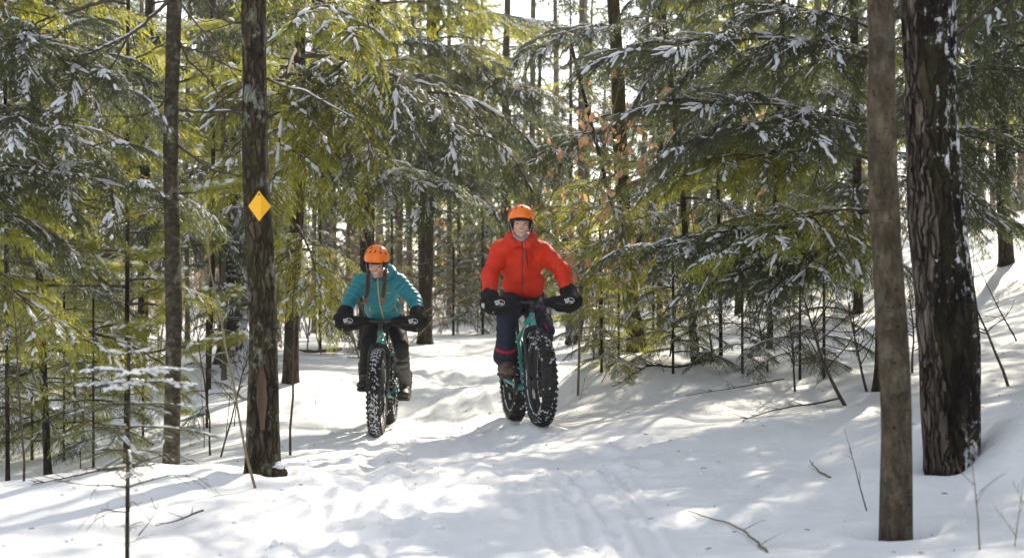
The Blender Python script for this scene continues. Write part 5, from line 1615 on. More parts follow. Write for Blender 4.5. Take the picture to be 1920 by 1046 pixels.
def face_details(body_me, e, c, m, smile=1.0):
    bv = bvh_of(body_me)
    back = m @ Vector((0, 1, 0))
    def S(x, z, lift=.001):
        o = c+m @ Vector((x, -.3, z)); h, n = hit(bv, o, back)
        return (h-back*lift) if h is not None else None
    def strip(xs, zs, r, lift, mat, name, flat=.6):
        pts = [S(x, z, lift) for x, z in zip(xs, zs)]
        pts = [p for p in pts if p is not None]
        mb = MB(); mb.tube(pts, r if hasattr(r, '__len__') else [r*(.45 if i in (0, len(pts)-1) else 1) for i in range(len(pts))], 6)
        mb.build(name, M[mat], e, world=True)
    for s in (-1, 1):
        p = S(s*.030, .004, .0015)
        if p is None: continue
        mb = MB(); mb.ellipsoid(p, (.0135, .0035, .0048), m, nu=10, nv=6); mb.build('eye', M['eye'], e, world=True)
        strip(np.linspace(s*.012, s*.050, 6), .021+.005*np.sin(np.linspace(.3, 2.8, 6)), .0028, .0, 'brow', 'eyebrow')
    x = np.linspace(-.026, .026, 9); q = (x/.026)**2
    strip(x, -.054+.010*q*smile, .0062, -.0015, 'teeth', 'teeth')
    strip(np.linspace(-.027, .027, 9), -.0465+.008*q*smile, .0028, .0005, 'lip', 'upper_lip')
    strip(np.linspace(-.026, .026, 9), -.0615+.013*q*smile, .0036, .0005, 'lip', 'lower_lip')

def make_helmet(e, c, m, extra_vents=0):
    """skate-style shell: dome above the brow, short at the ears"""
    h = bpy.data.objects.new('helmet', None); COL.objects.link(h); h.parent = e
    h.matrix_parent_inverse = world_of(e).inverted(); h.location = c
    mb = MB(); nu, nv = 40, 14
    a_, b_, c_ = .112, .132, .118
    V = []
    for j in range(nv+1):
        for i in range(nu):
            ph = 2*math.pi*i/nu
            front = -math.sin(ph)            # +1 at the face
            low = -.012+.020*max(0, front)**2-.022*max(0, -front)
            thm = math.acos(max(-1, min(1, low/c_)))
            th = thm*j/nv
            flare = 1+.005*smooth(.86, 1.0, j/nv)
            V.append(Vector((a_*math.sin(th)*math.cos(ph)*flare, .012+b_*math.sin(th)*math.sin(ph)*flare, .048+c_*math.cos(th))))
    F = [(j*nu+i, j*nu+(i+1) % nu, (j+1)*nu+(i+1) % nu, (j+1)*nu+i) for j in range(nv) for i in range(nu)]
    # inner wall for thickness
    nV = len(V)
    V2 = [Vector((v.x*.90, .012+(v.y-.012)*.90, .048+(v.z-.048)*.90 if v.z > .06 else v.z)) for v in V]
    F2 = [tuple(reversed([q+nV for q in f])) for f in F]
    F3 = [(nv*nu+i, nv*nu+(i+1) % nu, nV+nv*nu+(i+1) % nu, nV+nv*nu+i) for i in range(nu)]
    mb.add([c+m @ v for v in V+V2], F+[tuple(f) for f in F2]+F3)
    me = mb.mesh('shell', [M['helmet']])
    def wl(name, me_or_mb, mat):
        o = link(name, me_or_mb if not isinstance(me_or_mb, MB) else me_or_mb.mesh(name, [M[mat]]), h)
        o.matrix_parent_inverse = Matrix.Identity(4); o.matrix_local = Matrix.Translation(-c)
        return o
    wl('shell', me, None)
    bv = bvh_of(me)
    for az, el, tl in ((-62, 33, .35), (-31, 44, .18), (0, 50, 0), (31, 44, -.18), (62, 33, -.35), (-48, 62, .2), (48, 62, -.2), (-92, 30, .3), (92, 30, -.3)):
        d = Vector((math.sin(R(az))*math.cos(R(el)), -math.cos(R(az))*math.cos(R(el)), math.sin(R(el))))
        o = Vector((0, .012, .048))
        p, n = hit(bv, c+m @ (o+d*.4), m @ (-d))
        if p is None: continue
        if n.dot(m @ d) < 0: n = -n
        upv = m @ Vector((tl, 0, 1)); upv = (upv-n*upv.dot(n)).normalized(); sd = upv.cross(n)
        rot = Matrix((sd, upv, n)).transposed()
        mb = MB(); mb.ellipsoid(p, (.0062, .0185, .0022), rot, nu=10, nv=6); wl('vent', mb, 'vent')
    # brow rivet badge
    p, n = hit(bv, c+m @ Vector((.072, -.3, .055)), m @ Vector((0, 1, 0)))
    if p is not None:
        mb = MB(); mb.ellipsoid(p, (.011, .004, .006), m @ Matrix.Rotation(-.35, 3, 'Y'), nu=8); wl('badge', mb, 'vent')
    # ear pads
    for s in (-1, 1):
        mb = MB(); mb.ellipsoid(c+m @ Vector((s*.082, .022, -.012)), (.016, .046, .060), m, nu=14, nv=10); mb.ellipsoid(c+m @ Vector((s*.080, -.012, .020)), (.014, .028, .045), m, nu=12, nv=8)
        wl('ear_pad', mb, 'pad')
        mb = MB(); mb.tube([c+m @ Vector(q) for q in ((s*.088, -.018, .03), (s*.087, -.036, -.01), (s*.075, -.050, -.06), (s*.045, -.060, -.100), (0, -.062, -.115))], .0055, 6, flat=.5)
        wl('chin_strap', mb, 'strap')
    return h

def tube_mesh(pts, rad, mat, seg=12):
    mb = MB(); mb.tube(pts, rad, seg); return mb

def make_boot(e, ankle, toe, mats, size=1.0, name='boot'):
    """boot from ankle point to toe tip (world), with sole, toe cap and laces"""
    a, t = Vector(ankle), Vector(toe)
    f = (t-a); f.z = 0; f = f.normalized()
    up = Vector((0, 0, 1)); s = f.cross(up)
    lowz = t.z
    heel = Vector((a.x, a.y, lowz))-f*.05*size
    me = blob([('c', a+up*.10*size, .060*size, a, .056*size), ('c', a, .054*size, heel+up*.045, .050*size), ('c', heel+up*.045*size, .046*size, heel+f*.20*size+up*.035*size, .046*size),
               ('c', a-up*.01, .05*size, heel+f*.15*size+up*.06*size, .042*size), ('e', heel+f*.235*size+up*.035*size, (.050*size, .056*size, .036*size), Matrix((s, f, up)).transposed())], .008, 3)
    # flatten under the sole
    v, n = verts_of(me); v[:, 2] = np.maximum(v[:, 2], lowz+.006); me.vertices.foreach_set('co', v.ravel()); me.update()
    me.materials.append(M[mats[0]])
    b = bpy.data.objects.new(name, None); COL.objects.link(b); b.parent = e; b.matrix_parent_inverse = world_of(e).inverted(); b.location = a
    def wl(nm, mesh_):
        o = link(nm, mesh_, b); o.matrix_local = Matrix.Translation(-a); return o
    wl('upper', me)
    mb = MB(); out = []
    prof = [(-.058, .030), (-.05, .042), (.06, .036), (.14, .047), (.22, .048), (.275, .030), (.290, 0), (.275, -.030), (.22, -.048), (.14, -.047), (.06, -.036), (-.05, -.042), (-.058, -.030)]
    for z in (-.010, .012):
        for x, y in prof: out.append(heel+f*x*size+s*y*size+up*z+Vector((0, 0, 0)))
    k = len(prof)
    mb.add(out, [tuple(range(k))[::-1], tuple(range(k, 2*k))]+[(i, (i+1) % k, (i+1) % k+k, i+k) for i in range(k)])
    wl('boot_sole', mb.mesh('boot_sole', [M['sole']], False))
    bv = bvh_of(me); mb = MB()
    for q in range(5):
        u = .06+.032*q; z0 = heel+f*u*size
        pts = []
        for x in np.linspace(-.028, .028, 5):
            h, n = hit(bv, z0+s*x+up*.35, (0, 0, -1))
            if h is not None: pts.append(h+up*.001)
        if len(pts) > 2: mb.tube(pts, .003, 4)
    if mb.n: wl('laces', mb.mesh('laces', [M[mats[1]]]))
    return b

def pogie(bike, side, elbow_dir, logo=True, reflect=True, hang=1.0):
    """handlebar mitt in bike space: bag round the grip with a sleeve towards the forearm"""
    s = side; dz = 0.0
    m_ = bpy.data.objects.new('handlebar_mitt', None); COL.objects.link(m_); m_.parent = bike
    g = Vector((s*.29, -.355, .985))
    ed = Vector(elbow_dir).normalized()
    me = blob([('c', (s*.115, -.372, .990+dz), .034, (s*.19, -.368, .985+dz), .052), ('c', (s*.19, -.368, .982+dz), .054, (s*.30, -.35, .975+dz), .080),
               ('e', (s*.325, -.335, .982+dz), (.080, .088, .080)), ('e', (s*.26, -.355, .955+dz), (.095, .072, .052)), ('c', (s*.330, -.325, 1.0+dz), .076, Vector((s*.335, -.30, 1.005+dz))+ed*.085, .074),
               ('e', (s*.388, -.33, .992+dz), (.036, .060, .060))], .009, 5)
    v, n = verts_of(me)
    q = 1-smooth(.03, .0, np.abs(v[:, 2]-.955))*0
    push(me, lambda v, n: .004*fbm(v[:, 0]*22, v[:, 1]*22, v[:, 2]*22, seed=5+int(s), octv=2))
    me.materials.append(M['neoprene'])
    link('shell', me, m_)
    bv = bvh_of(me)
    def text(t, size, x0, z0, shear=0.1):
        cu = bpy.data.curves.new('t', 'FONT'); cu.body = t; cu.size = size; cu.extrude = 0; cu.align_x = 'LEFT'; cu.shear = shear; cu.offset = .0008; cu.resolution_u = 3
        o = bpy.data.objects.new('t', cu); COL.objects.link(o)
        me2 = bpy.data.meshes.new_from_object(o.evaluated_get(bpy.context.evaluated_depsgraph_get()))
        bpy.data.objects.remove(o)
        return me2, x0, z0
    if logo:
        mb = MB()
        cx, cz = (s*.285-.025, .992)
        items = [text('BAR', .0225, cx-.008, cz+.003), text('MITTS', .0225, cx-.002, cz-.016)]
        for me2, x0, z0 in items:
            vs = []
            for q in me2.vertices:
                tx, tz = x0+q.co.x, z0+q.co.y
                h, n_ = hit(bv, (tx, -1, tz), (0, 1, 0))
                vs.append((tx, (h.y if h is not None else -.44)-.0025, tz))
            mb.add(vs, [tuple(p.vertices) for p in me2.polygons])
        # sweeping arrow-like outline round the words
        arc = []
        for u_ in np.linspace(0, 1, 15):
            ang = R(150-235*u_); tx = cx+.034+.040*math.cos(ang)*(1 if math.cos(ang) > 0 else .75); tz = cz+.002+.023*math.sin(ang)
            h, n_ = hit(bv, (tx, -1, tz), (0, 1, 0))
            if h is not None: arc.append(Vector((tx, h.y-.002, tz)))
        mb.tube(arc, .0022, 5)
        o = link('logo', mb.mesh('logo', [M['white_print']], False), m_)
    if reflect and s < 0:
        mb = MB(); pts = []
        for tz in np.linspace(.955, .995, 5):
            row = []
            for tx in np.linspace(-.425, -.395, 4):
                h, n_ = hit(bv, (tx, -1, tz), (0, 1, 0))
                row.append(Vector((tx, h.y-.003, tz)) if h is not None else None)
            pts.append(row)
        vs = []; idx = {}
        for i, row in enumerate(pts):
            for j, p in enumerate(row):
                if p is not None: idx[i, j] = len(vs); vs.append(p)
        fs = [(idx[i, j], idx[i, j+1], idx[i+1, j+1], idx[i+1, j]) for i in range(4) for j in range(3) if all(k in idx for k in ((i, j), (i, j+1), (i+1, j+1), (i+1, j)))]
        if fs: mb.add(vs, fs); link('reflective_patch', mb.mesh('reflective_patch', [M['reflect']], False), m_)
    return m_

def hand_prims(w, d, up):
    """a loosely closed hand round the grip: palm, four bent fingers, thumb"""
    w, d, up = Vector(w), Vector(d).normalized(), Vector(up)
    s = d.cross(up).normalized()
    out = [('e', w+d*.05, (.042, .045, .026))]
    for k in range(4):
        o = w+d*.085+s*(.033-.022*k); l = (.036, .042, .039, .031)[k]
        p1 = o+d*l*.6-up*.012; p2 = p1-up*l*.75; p3 = p2-d*l*.55-up*.004
        out += [('c', o, .0098, p1, .0092), ('c', p1, .0092, p2, .0085), ('c', p2, .0085, p3, .0075)]
    t0 = w+d*.03+s*.04; t1 = t0+d*.035+s*.012-up*.018; t2 = t1+d*.02-s*.012-up*.018
    return out+[('c', t0, .0125, t1, .011), ('c', t1, .011, t2, .009)]

def make_rider(label, J, hm, style):
    """J: dict of world joints; hm: head axes"""
    base = J['base']
    e = empty('person', base, label, 'person')
    head = J['head']
    V_ = Vector
    neck_lo = J['neck']
    b = head_prims(head, hm)
    b += [('c', head+hm @ V_((0, .02, -.07)), .052, neck_lo, .056), ('c', neck_lo, .058, J['chest'], .105), ('c', J['chest'], .105, J['pelvis'], .100)]
    for s in 'LR':
        up = V_((0, 0, 1))
        b += [('c', neck_lo, .05, J['sh'+s], .052), ('c', J['sh'+s], .050, J['el'+s], .040), ('c', J['el'+s], .038, J['wr'+s], .028)]
        b += hand_prims(J['wr'+s], J['gr'+s]-J['wr'+s], up)
        b += [('c', J['hip'+s], .080, J['kn'+s], .054), ('c', J['kn'+s], .050, J['an'+s], .034), ('c', J['an'+s], .034, J['toe'+s]+V_((0, 0, .035)), .026), ('c', J['pelvis'], .10, J['hip'+s], .085)]
    me = blob(b, .0068, 3, .45)
    me.materials.append(M['skin'])
    link('body', me, e, world=True)
    face_details(me, e, head, hm, style.get('smile', 1))
    # ---- jacket
    k = style['bulk']
    j = [('c', neck_lo+V_((0, .01, .008)), .088, J['chest']+V_((0, 0, .02)), .150*k), ('c', J['chest'], .150*k, J['hem'], .150*k), ('e', J['chest']+V_((0, -.015, -.01)), (.172*k, .125*k, .20))]
    j += [('c', J['hem']+V_((-.055, -.01, -.02)), .125*k, J['hem']+V_((.055, -.01, -.02)), .125*k)]
    for s in 'LR':
        wr = J['el'+s].lerp(J['wr'+s], 1.04)
        j += [('c', neck_lo+V_((0, .01, -.02)), .075, J['sh'+s]+V_((0, 0, .004)), .082*k), ('c', J['sh'+s], .086*k, J['el'+s], .068*k), ('c', J['el'+s], .068*k, wr, .054*k), ('c', J['sh'+s]-V_((0, 0, .05)), .08*k, J['chest'], .13*k)]
    j += style['hood'](J)
    me = blob(j, .0085, 4)
    bones = [(J['neck'], J['hem'])]+[(J['sh'+s], J['el'+s]) for s in 'LR']+[(J['el'+s], J['wr'+s]) for s in 'LR']
    push(me, style['folds'](bones))
    me.materials.append(M[style['jacket']])
    jk = link('jacket', me, e, world=True)
    bv = bvh_of(me)
    style['trim'](e, bv, J)
    # ---- trousers
    t = [('c', J['pelvis'], .125, J['pelvis']+V_((0, 0, -.04)), .125)]
    for s in 'LR':
        kk = style['leg']
        t += [('c', J['pelvis'], .12, J['hip'+s], .115), ('c', J['hip'+s], .108*kk, J['kn'+s], .080*kk), ('c', J['kn'+s], .078*kk, J['kn'+s].lerp(J['an'+s], .5), .070*kk), ('c', J['kn'+s].lerp(J['an'+s], .5), .070*kk, J['an'+s]+V_((0, 0, style['cuff'])), .062*kk*style.get('flare', 1))]
    me = blob(t, .0095, 4)
    push(me, lambda v, n: style['legfold']*fbm(v[:, 0]*11, v[:, 1]*11, v[:, 2]*6, seed=41, octv=3)+style['legfold']*.6*np.sin(v[:, 2]*70+5*vnoise(v[:, 0]*9, v[:, 1]*9, v[:, 2]*5, seed=44))*vnoise(v[:, 0]*6, v[:, 1]*6, v[:, 2]*6, seed=43))
    me.materials.append(M[style['legs']])
    link('trousers', me, e, world=True)
    style['legtrim'](e, J, bvh_of(me))
    for s in 'LR':
        make_boot(e, J['an'+s], J['toe'+s], style['boot'], style.get('bootsize', 1.0))
    make_helmet(e, head, hm)
    return e

def strip_mesh(bv, pts, half, lift, mat, name, e, d=None):
    mb = MB(); ribbon_on(mb, bv, pts, d, half, lift)
    if mb.n: mb.build(name, M[mat], e, world=True)

def line(a, b, n=14):
    return [Vector(a).lerp(Vector(b), i/(n-1)) for i in range(n)]

# ---------------- rider in red
bike_red = make_bike('teal fat bike with black fork ridden by the person in the red jacket', Vector((.130, 11.74, gz(.13, 11.74)+.004)), R(11.0), R(-1.5), R(1.5), 'snow_side', R(30), 0)
bike_red.rotation_euler.x = -R(3.4)
def red_folds(bones):
    def f(v, n):
        s, idx, fr = bone_coord(v, bones)
        nz = vnoise(v[:, 0]*7, v[:, 1]*7, v[:, 2]*7, seed=61)
        arm = idx > 0
        elbow = np.where(idx <= 2, smooth(.45, 1, fr), smooth(.75, 0, fr))
        folds = np.where(arm, .0065*elbow*np.sin(s*150+6*nz), 0)
        body = np.where(~arm, .006*np.sin((v[:, 0]*26+v[:, 2]*14)+5*nz)*smooth(.2, .6, fr), 0)
        arml = np.where(arm, .005*np.sin(s*60+4*nz), 0)
        cr = np.abs(fbm(v[:, 0]*8+v[:, 2]*3, v[:, 1]*8, v[:, 2]*5-v[:, 0]*3, seed=64, octv=3))
        return folds*.7+body*.7+arml*.5+.009*np.clip(.22-cr, -.2, .22)*-2.2+.004
    return f
def red_hood(J):
    n = J['neck']; c = n+Vector((0, .02, .035))
    out = []
    for a in np.linspace(-150, -30, 7): pass
    for a in np.linspace(20, 160, 9):        # collapsed hood: a thick roll round the back and sides
        p = c+Vector((.098*math.cos(R(a)), .085*math.sin(R(a))-.01, -.006+.03*math.sin(R(a))))
        out.append(('e', p, (.040, .042, .046)))
    for sg in (-1, 1): out.append(('c', c+Vector((sg*.096, .0, .0)), .036, n+Vector((sg*.055, -.085, -.035)), .034))
    out.append(('c', n+Vector((-.045, -.078, -.016)), .034, n+Vector((.045, -.078, -.016)), .034))
    return out
def red_trim(e, bv, J):
    strip_mesh(bv, line(P(979, 450, 11), P(980, 552, 11), 24), .0045, .001, 'dark_zip', 'zip', e)
    strip_mesh(bv, line(P(986, 465, 11), P(990, 504, 11), 10), .0050, .001, 'black_zip', 'pocket_zip', e)
    strip_mesh(bv, line(P(941, 520, 11), P(939, 538, 11), 8), .0025, .0, 'dark_zip', 'pocket_zip', e)
    strip_mesh(bv, line(P(1001, 463, 11), P(1007, 465, 11), 5), .0035, .0, 'black_zip', 'chest_logo', e)
    mb = MB(); h, n = hit(bv, P(982, 456, 11), P(982, 456, 11)-Vector((0, 0, EYE)))
    if h is not None:
        mb.tube([h-Vector((0, .006, 0)), h-Vector((0, .010, .035))], .0035, 6); mb.build('zip_pull', M['neck'], e, world=True)
def red_legtrim(e, J, bv):
    mb = MB(); c = J['anL'].lerp(J['knL'], .30); ax = (J['knL']-J['anL']).normalized()
    u = ax.orthogonal().normalized(); w = ax.cross(u)
    for s2 in 'LR':
        mb = MB(); ax = (J['kn'+s2]-J['an'+s2]).normalized(); c = J['an'+s2]+ax*(.135)
        u = ax.orthogonal().normalized(); w = ax.cross(u)
        for k in range(2):
            mb.tube([c+ax*.014*k+(u*math.cos(a)+w*math.sin(a))*(.0785+.003*math.sin(a*5+k)) for a in np.linspace(0, 6.283, 37)], .0085, 6)
        mb.build('cuff_band', M['red_band'], e, world=True)
    pts = [P(x, y, 11) for x, y in ((1003, 574), (1010, 576), (1017, 580), (1022, 588), (1025, 598), (1027, 608))]
    strip_mesh(bv, pts, .0028, .001, 'red_band', 'piping', e)
    strip_mesh(bv, line(P(1021, 607, 11), P(1026, 616, 11), 6), .009, .0, 'red_band', 'knee_patch', e)
def BL(bike, x, y, z):
    return world_of(bike) @ Vector((x, y, z))
cr = R(30)
def pedal_world(bike, side, a):
    d = Vector((0, -math.cos(a), math.sin(a)))
    return BL(bike, *(Vector((side*.168, .115, .305))+d*.172))
pl, pr = pedal_world(bike_red, -1, cr), pedal_world(bike_red, 1, cr+math.pi)
fw = Vector((math.sin(R(11)), -math.cos(R(11)), 0))
JR = dict(base=Vector((.07, 12.0, gz(.07, 12.0))), head=P(977, 421, 11.72), neck=P(977, 452, 11.80), chest=P(978, 496, 11.93), pelvis=P(979, 556, 12.08), hem=P(982, 527, 11.98),
          shL=P(940, 470, 11.86), shR=P(1017, 472, 11.90), elL=P(919, 516, 11.76), elR=P(1054, 507, 11.74), wrL=P(925, 548, 11.44), wrR=P(1076, 540, 11.52),
          grL=BL(bike_red, -.31, -.35, .985), grR=BL(bike_red, .31, -.35, .985), hipL=P(962, 566, 12.05), hipR=P(1000, 566, 12.10), knL=P(951, 592, 11.58), knR=P(1019, 618, 11.68))
JR['wrL'] = BL(bike_red, -.330, -.305, 1.02); JR['wrR'] = BL(bike_red, .330, -.305, 1.02)
JR['toeL'] = pl+fw*.11+Vector((0, 0, .018)); JR['anL'] = pl-fw*.075+Vector((0, 0, .115))
JR['toeR'] = pr+fw*.11+Vector((0, 0, .018)); JR['anR'] = pr-fw*.075+Vector((0, 0, .115))
hm_red = frame3((.02, -1, -.02), (.03, 0, 1))
rider_red = make_rider('smiling cyclist in a red hooded jacket and orange helmet', JR, hm_red, dict(bulk=1.0, hood=red_hood, folds=red_folds, jacket='red_shell', trim=red_trim, leg=1.18, cuff=.06, flare=1.42, bootsize=1.12, legfold=.009, legs='navy', legtrim=red_legtrim, boot=('boot_brown', 'lace')))
def liner(e, c, m, mat, low=-.03, balaclava=True):
    """thin hat under the helmet and round the cheeks"""
    mb = MB(); nu, nv = 28, 10
    V = []
    for j in range(nv+1):
        for i in range(nu):
            ph = 2*math.pi*i/nu; front = -math.sin(ph)
            lowz = (.030 if front > .62 else -.085+.115*float(smooth(.30, .62, front)))
            th = math.acos(max(-1, min(1, (lowz-.03)/.118)))*j/nv
            V.append(c+m @ Vector((.084*math.sin(th)*math.cos(ph), .008+.108*math.sin(th)*math.sin(ph), .03+.105*math.cos(th))))
    mb.add(V, [(j*nu+i, j*nu+(i+1) % nu, (j+1)*nu+(i+1) % nu, (j+1)*nu+i) for j in range(nv) for i in range(nu)])
    mb.build('liner_hat', M[mat], e, world=True)
liner(rider_red, JR['head'], hm_red, 'hat')
mb = MB(); c_ = JR['head']+hm_red @ Vector((0, 0, -.116))
for k, (rx, z, fz) in enumerate(((.055, -.004, 0), (.058, -.014, 0))):
    mb.tube([c_+hm_red @ Vector((rx*math.cos(a), -.004+rx*1.08*math.sin(a), z-.004+.040*abs(math.cos(a))**1.5)) for a in np.linspace(0, 6.283, 25)], .0065, 8)
mb.build('neck_gaiter', M['neck'], rider_red, world=True)
el = world_of(bike_red).inverted()
pogie(bike_red, -1, (el @ JR['elL'])-Vector((-.335, -.30, 1.005)))
pogie(bike_red, 1, (el @ JR['elR'])-Vector((.335, -.30, 1.005)))

# ---------------- rider in teal
bike_teal = make_bike('teal fat bike seen head-on, its front tyre caked with snow', Vector((-1.163, 12.85, gz(-1.163, 12.85)-.005)), R(-.5), R(.5), R(0), 'snow_full', R(18), 0)
def teal_folds(bones):
    def f(v, n):
        s, idx, fr = bone_coord(v, bones)
        nz = vnoise(v[:, 0]*5, v[:, 1]*5, v[:, 2]*5, seed=71)
        arm = idx > 0
        lam = np.where(arm, .046, .062)
        q = np.abs(np.sin(np.pi*(s+.010*nz)/lam))**.55          # quilted baffles
        return .010*(q-.6)+.004*fbm(v[:, 0]*16, v[:, 1]*16, v[:, 2]*16, seed=74, octv=2)
    return f
def teal_hood(J):
    n = J['neck']; out = []
    c = n+Vector((.02, .05, .03))
    for a in np.linspace(0, 180, 10):
        p = c+Vector((.10*math.cos(R(a)), .085*math.sin(R(a))-.02, .0+.05*math.sin(R(a))))
        out.append(('e', p, (.040, .040, .045)))
    out.append(('e', c+Vector((.055, .05, .03)), (.055, .05, .055)))
    for sg in (-1, 1): out.append(('c', c+Vector((sg*.10, -.03, .0)), .036, n+Vector((sg*.045, -.095, -.05)), .034))
    out.append(('c', n+Vector((-.035, -.08, -.05)), .038, n+Vector((.035, -.08, -.05)), .038))
    return out
def teal_trim(e, bv, J):
    strip_mesh(bv, [P(x, y, 11) for x, y in zip(np.interp(np.linspace(0, 1, 26), [0, .35, .65, 1], [708, 709, 712, 719]), np.linspace(521, 597, 26))], .0062, .002, 'yellow_zip', 'zip', e)
    strip_mesh(bv, line(P(719, 549, 11), P(733, 549, 11), 6), .0042, .0, 'yellow_zip', 'chest_line', e)
    strip_mesh(bv, line(P(739, 572, 11), P(745, 584, 11), 8), .0060, .001, 'yellow_zip', 'pocket_zip', e)
    strip_mesh(bv, line(P(694, 574, 11), P(693, 583, 11), 6), .0050, .001, 'yellow_zip', 'pocket_zip', e)
def teal_legtrim(e, J, bv):
    for s in 'LR':
        k, a = J['kn'+s], J['an'+s]
        me = blob([('c', k.lerp(a, .22), .068, k.lerp(a, .55), .066), ('c', k.lerp(a, .55), .066, a+Vector((0, 0, .01)), .058)], .008, 3)
        push(me, lambda v, n: .0022*np.sin(v[:, 2]*120+6*vnoise(v[:, 0]*8, v[:, 1]*8, v[:, 2]*8, seed=81))+.003*fbm(v[:, 0]*14, v[:, 1]*14, v[:, 2]*14, seed=82))
        me.materials.append(M['gaiter' if s == 'R' else 'tights']); link('gaiter', me, e, world=True)
ct = R(18)
pl, pr = pedal_world(bike_teal, -1, ct), pedal_world(bike_teal, 1, ct+math.pi)
fw = Vector((0, -1, 0))
JT = dict(base=Vector((-1.15, 13.1, gz(-1.15, 13.1))), head=P(706, 494, 12.55), neck=P(711, 519, 12.72), chest=P(713, 548, 12.92), pelvis=P(721, 592, 13.24), hem=P(718, 573, 13.10),
          shL=P(678, 528, 12.80), shR=P(747, 528, 12.80), elL=P(656, 563, 12.72), elR=P(779, 563, 12.72), wrL=P(652, 584, 12.52), wrR=P(780, 588, 12.52),
          grL=BL(bike_teal, -.31, -.35, .985), grR=BL(bike_teal, .31, -.35, .985), hipL=P(704, 602, 13.2), hipR=P(740, 602, 13.2), knL=P(690, 641, 12.78), knR=P(752, 648, 12.86))
JT['wrL'] = BL(bike_teal, -.330, -.305, 1.02); JT['wrR'] = BL(bike_teal, .330, -.305, 1.02)
JT['toeL'] = pl+fw*.10+Vector((0, 0, .018)); JT['anL'] = pl-fw*.075+Vector((0, 0, .110))
JT['toeR'] = pr+fw*.10+Vector((0, 0, .018)); JT['anR'] = pr-fw*.075+Vector((0, 0, .110))
hm_teal = frame3((-.05, -1, -.42), (.04, 0, 1))
rider_teal = make_rider('cyclist with two brown braids in a teal quilted jacket and orange helmet', JT, hm_teal, dict(bulk=.93, hood=teal_hood, folds=teal_folds, jacket='teal_quilt', trim=teal_trim, leg=.92, cuff=.05, legfold=.003, legs='tights', legtrim=teal_legtrim, boot=('boot_black', 'lace'), smile=.8, bootsize=1.14))
liner(rider_teal, JT['head'], hm_teal, 'hat')
def braid(e, pts, w):
    mb = MB(); pts = [Vector(p) for p in pts]; q = np.linspace(0, 1, len(pts)); arr = np.array(pts)
    L = sum((b-a).length for a, b in zip(pts[:-1], pts[1:])); n = int(L/.0105)
    for i in range(n):
        u = i/(n-1); p = Vector([np.interp(u, q, arr[:, k]) for k in range(3)]); d = Vector([np.interp(min(1, u+.05), q, arr[:, k])-np.interp(max(0, u-.05), q, arr[:, k]) for k in range(3)]).normalized()
        s = -1 if i % 2 else 1; x = Vector((1, 0, 0))
        ww = w*(.75+.25*math.sin(u*3.1))
        m3 = d.to_track_quat('Z', 'Y').to_matrix() @ Matrix.Rotation(s*.55, 3, 'Y')
        mb.ellipsoid(p+x*s*ww*.42-Vector((0, .004, 0)), (ww*.62, ww*.62, .017), m3, nu=8, nv=6)
    mb.build('braid', M['hair'], e, world=True)
    mb = MB(); rng = np.random.default_rng(int(abs(pts[-1].x)*1000)); t = pts[-1]
    for k in range(16):
        dd = Vector((rng.normal(0, .014), rng.normal(0, .012), -rng.uniform(.04, .075)))
        mb.tube([t+Vector((rng.normal(0, .007), 0, .01)), t+dd*.5+Vector((dd.x*.4, 0, 0)), t+dd], [.005, .005, .001], 4)
    mb.build('braid_tuft', M['hair_end'], e, world=True)
braid(rider_teal, [P(692, 506, 12.52), P(690, 518, 12.50), P(690, 535, 12.52), P(688, 552, 12.50), P(686, 558, 12.50)], .021)
braid(rider_teal, [P(722, 508, 12.50), P(722, 520, 12.47), P(721, 536, 12.50), P(719, 550, 12.52), P(718, 556, 12.52)], .021)
mb = MB(); mb.ellipsoid(JT['head']+hm_teal @ Vector((.080, -.005, -.062)), (.022, .025, .017), hm_teal @ Matrix.Rotation(-.4, 3, 'Y'), nu=12, nv=8); mb.build('chin_guard', M['orange_dial'], rider_teal, world=True)
el = world_of(bike_teal).inverted()
pogie(bike_teal, -1, (el @ JT['elL'])-Vector((-.335, -.30, 1.005)))
pogie(bike_teal, 1, (el @ JT['elR'])-Vector((.335, -.30, 1.005)))

for bk in (bike_red, bike_teal):
    fx, fy = math.sin(bk.rotation_euler.z), -math.cos(bk.rotation_euler.z)
    for yy in (-.55, .55):
        q = BL(bk, 0, yy, 0)
        CONTACTS.append((q.x, q.y, q.z, fx, fy))

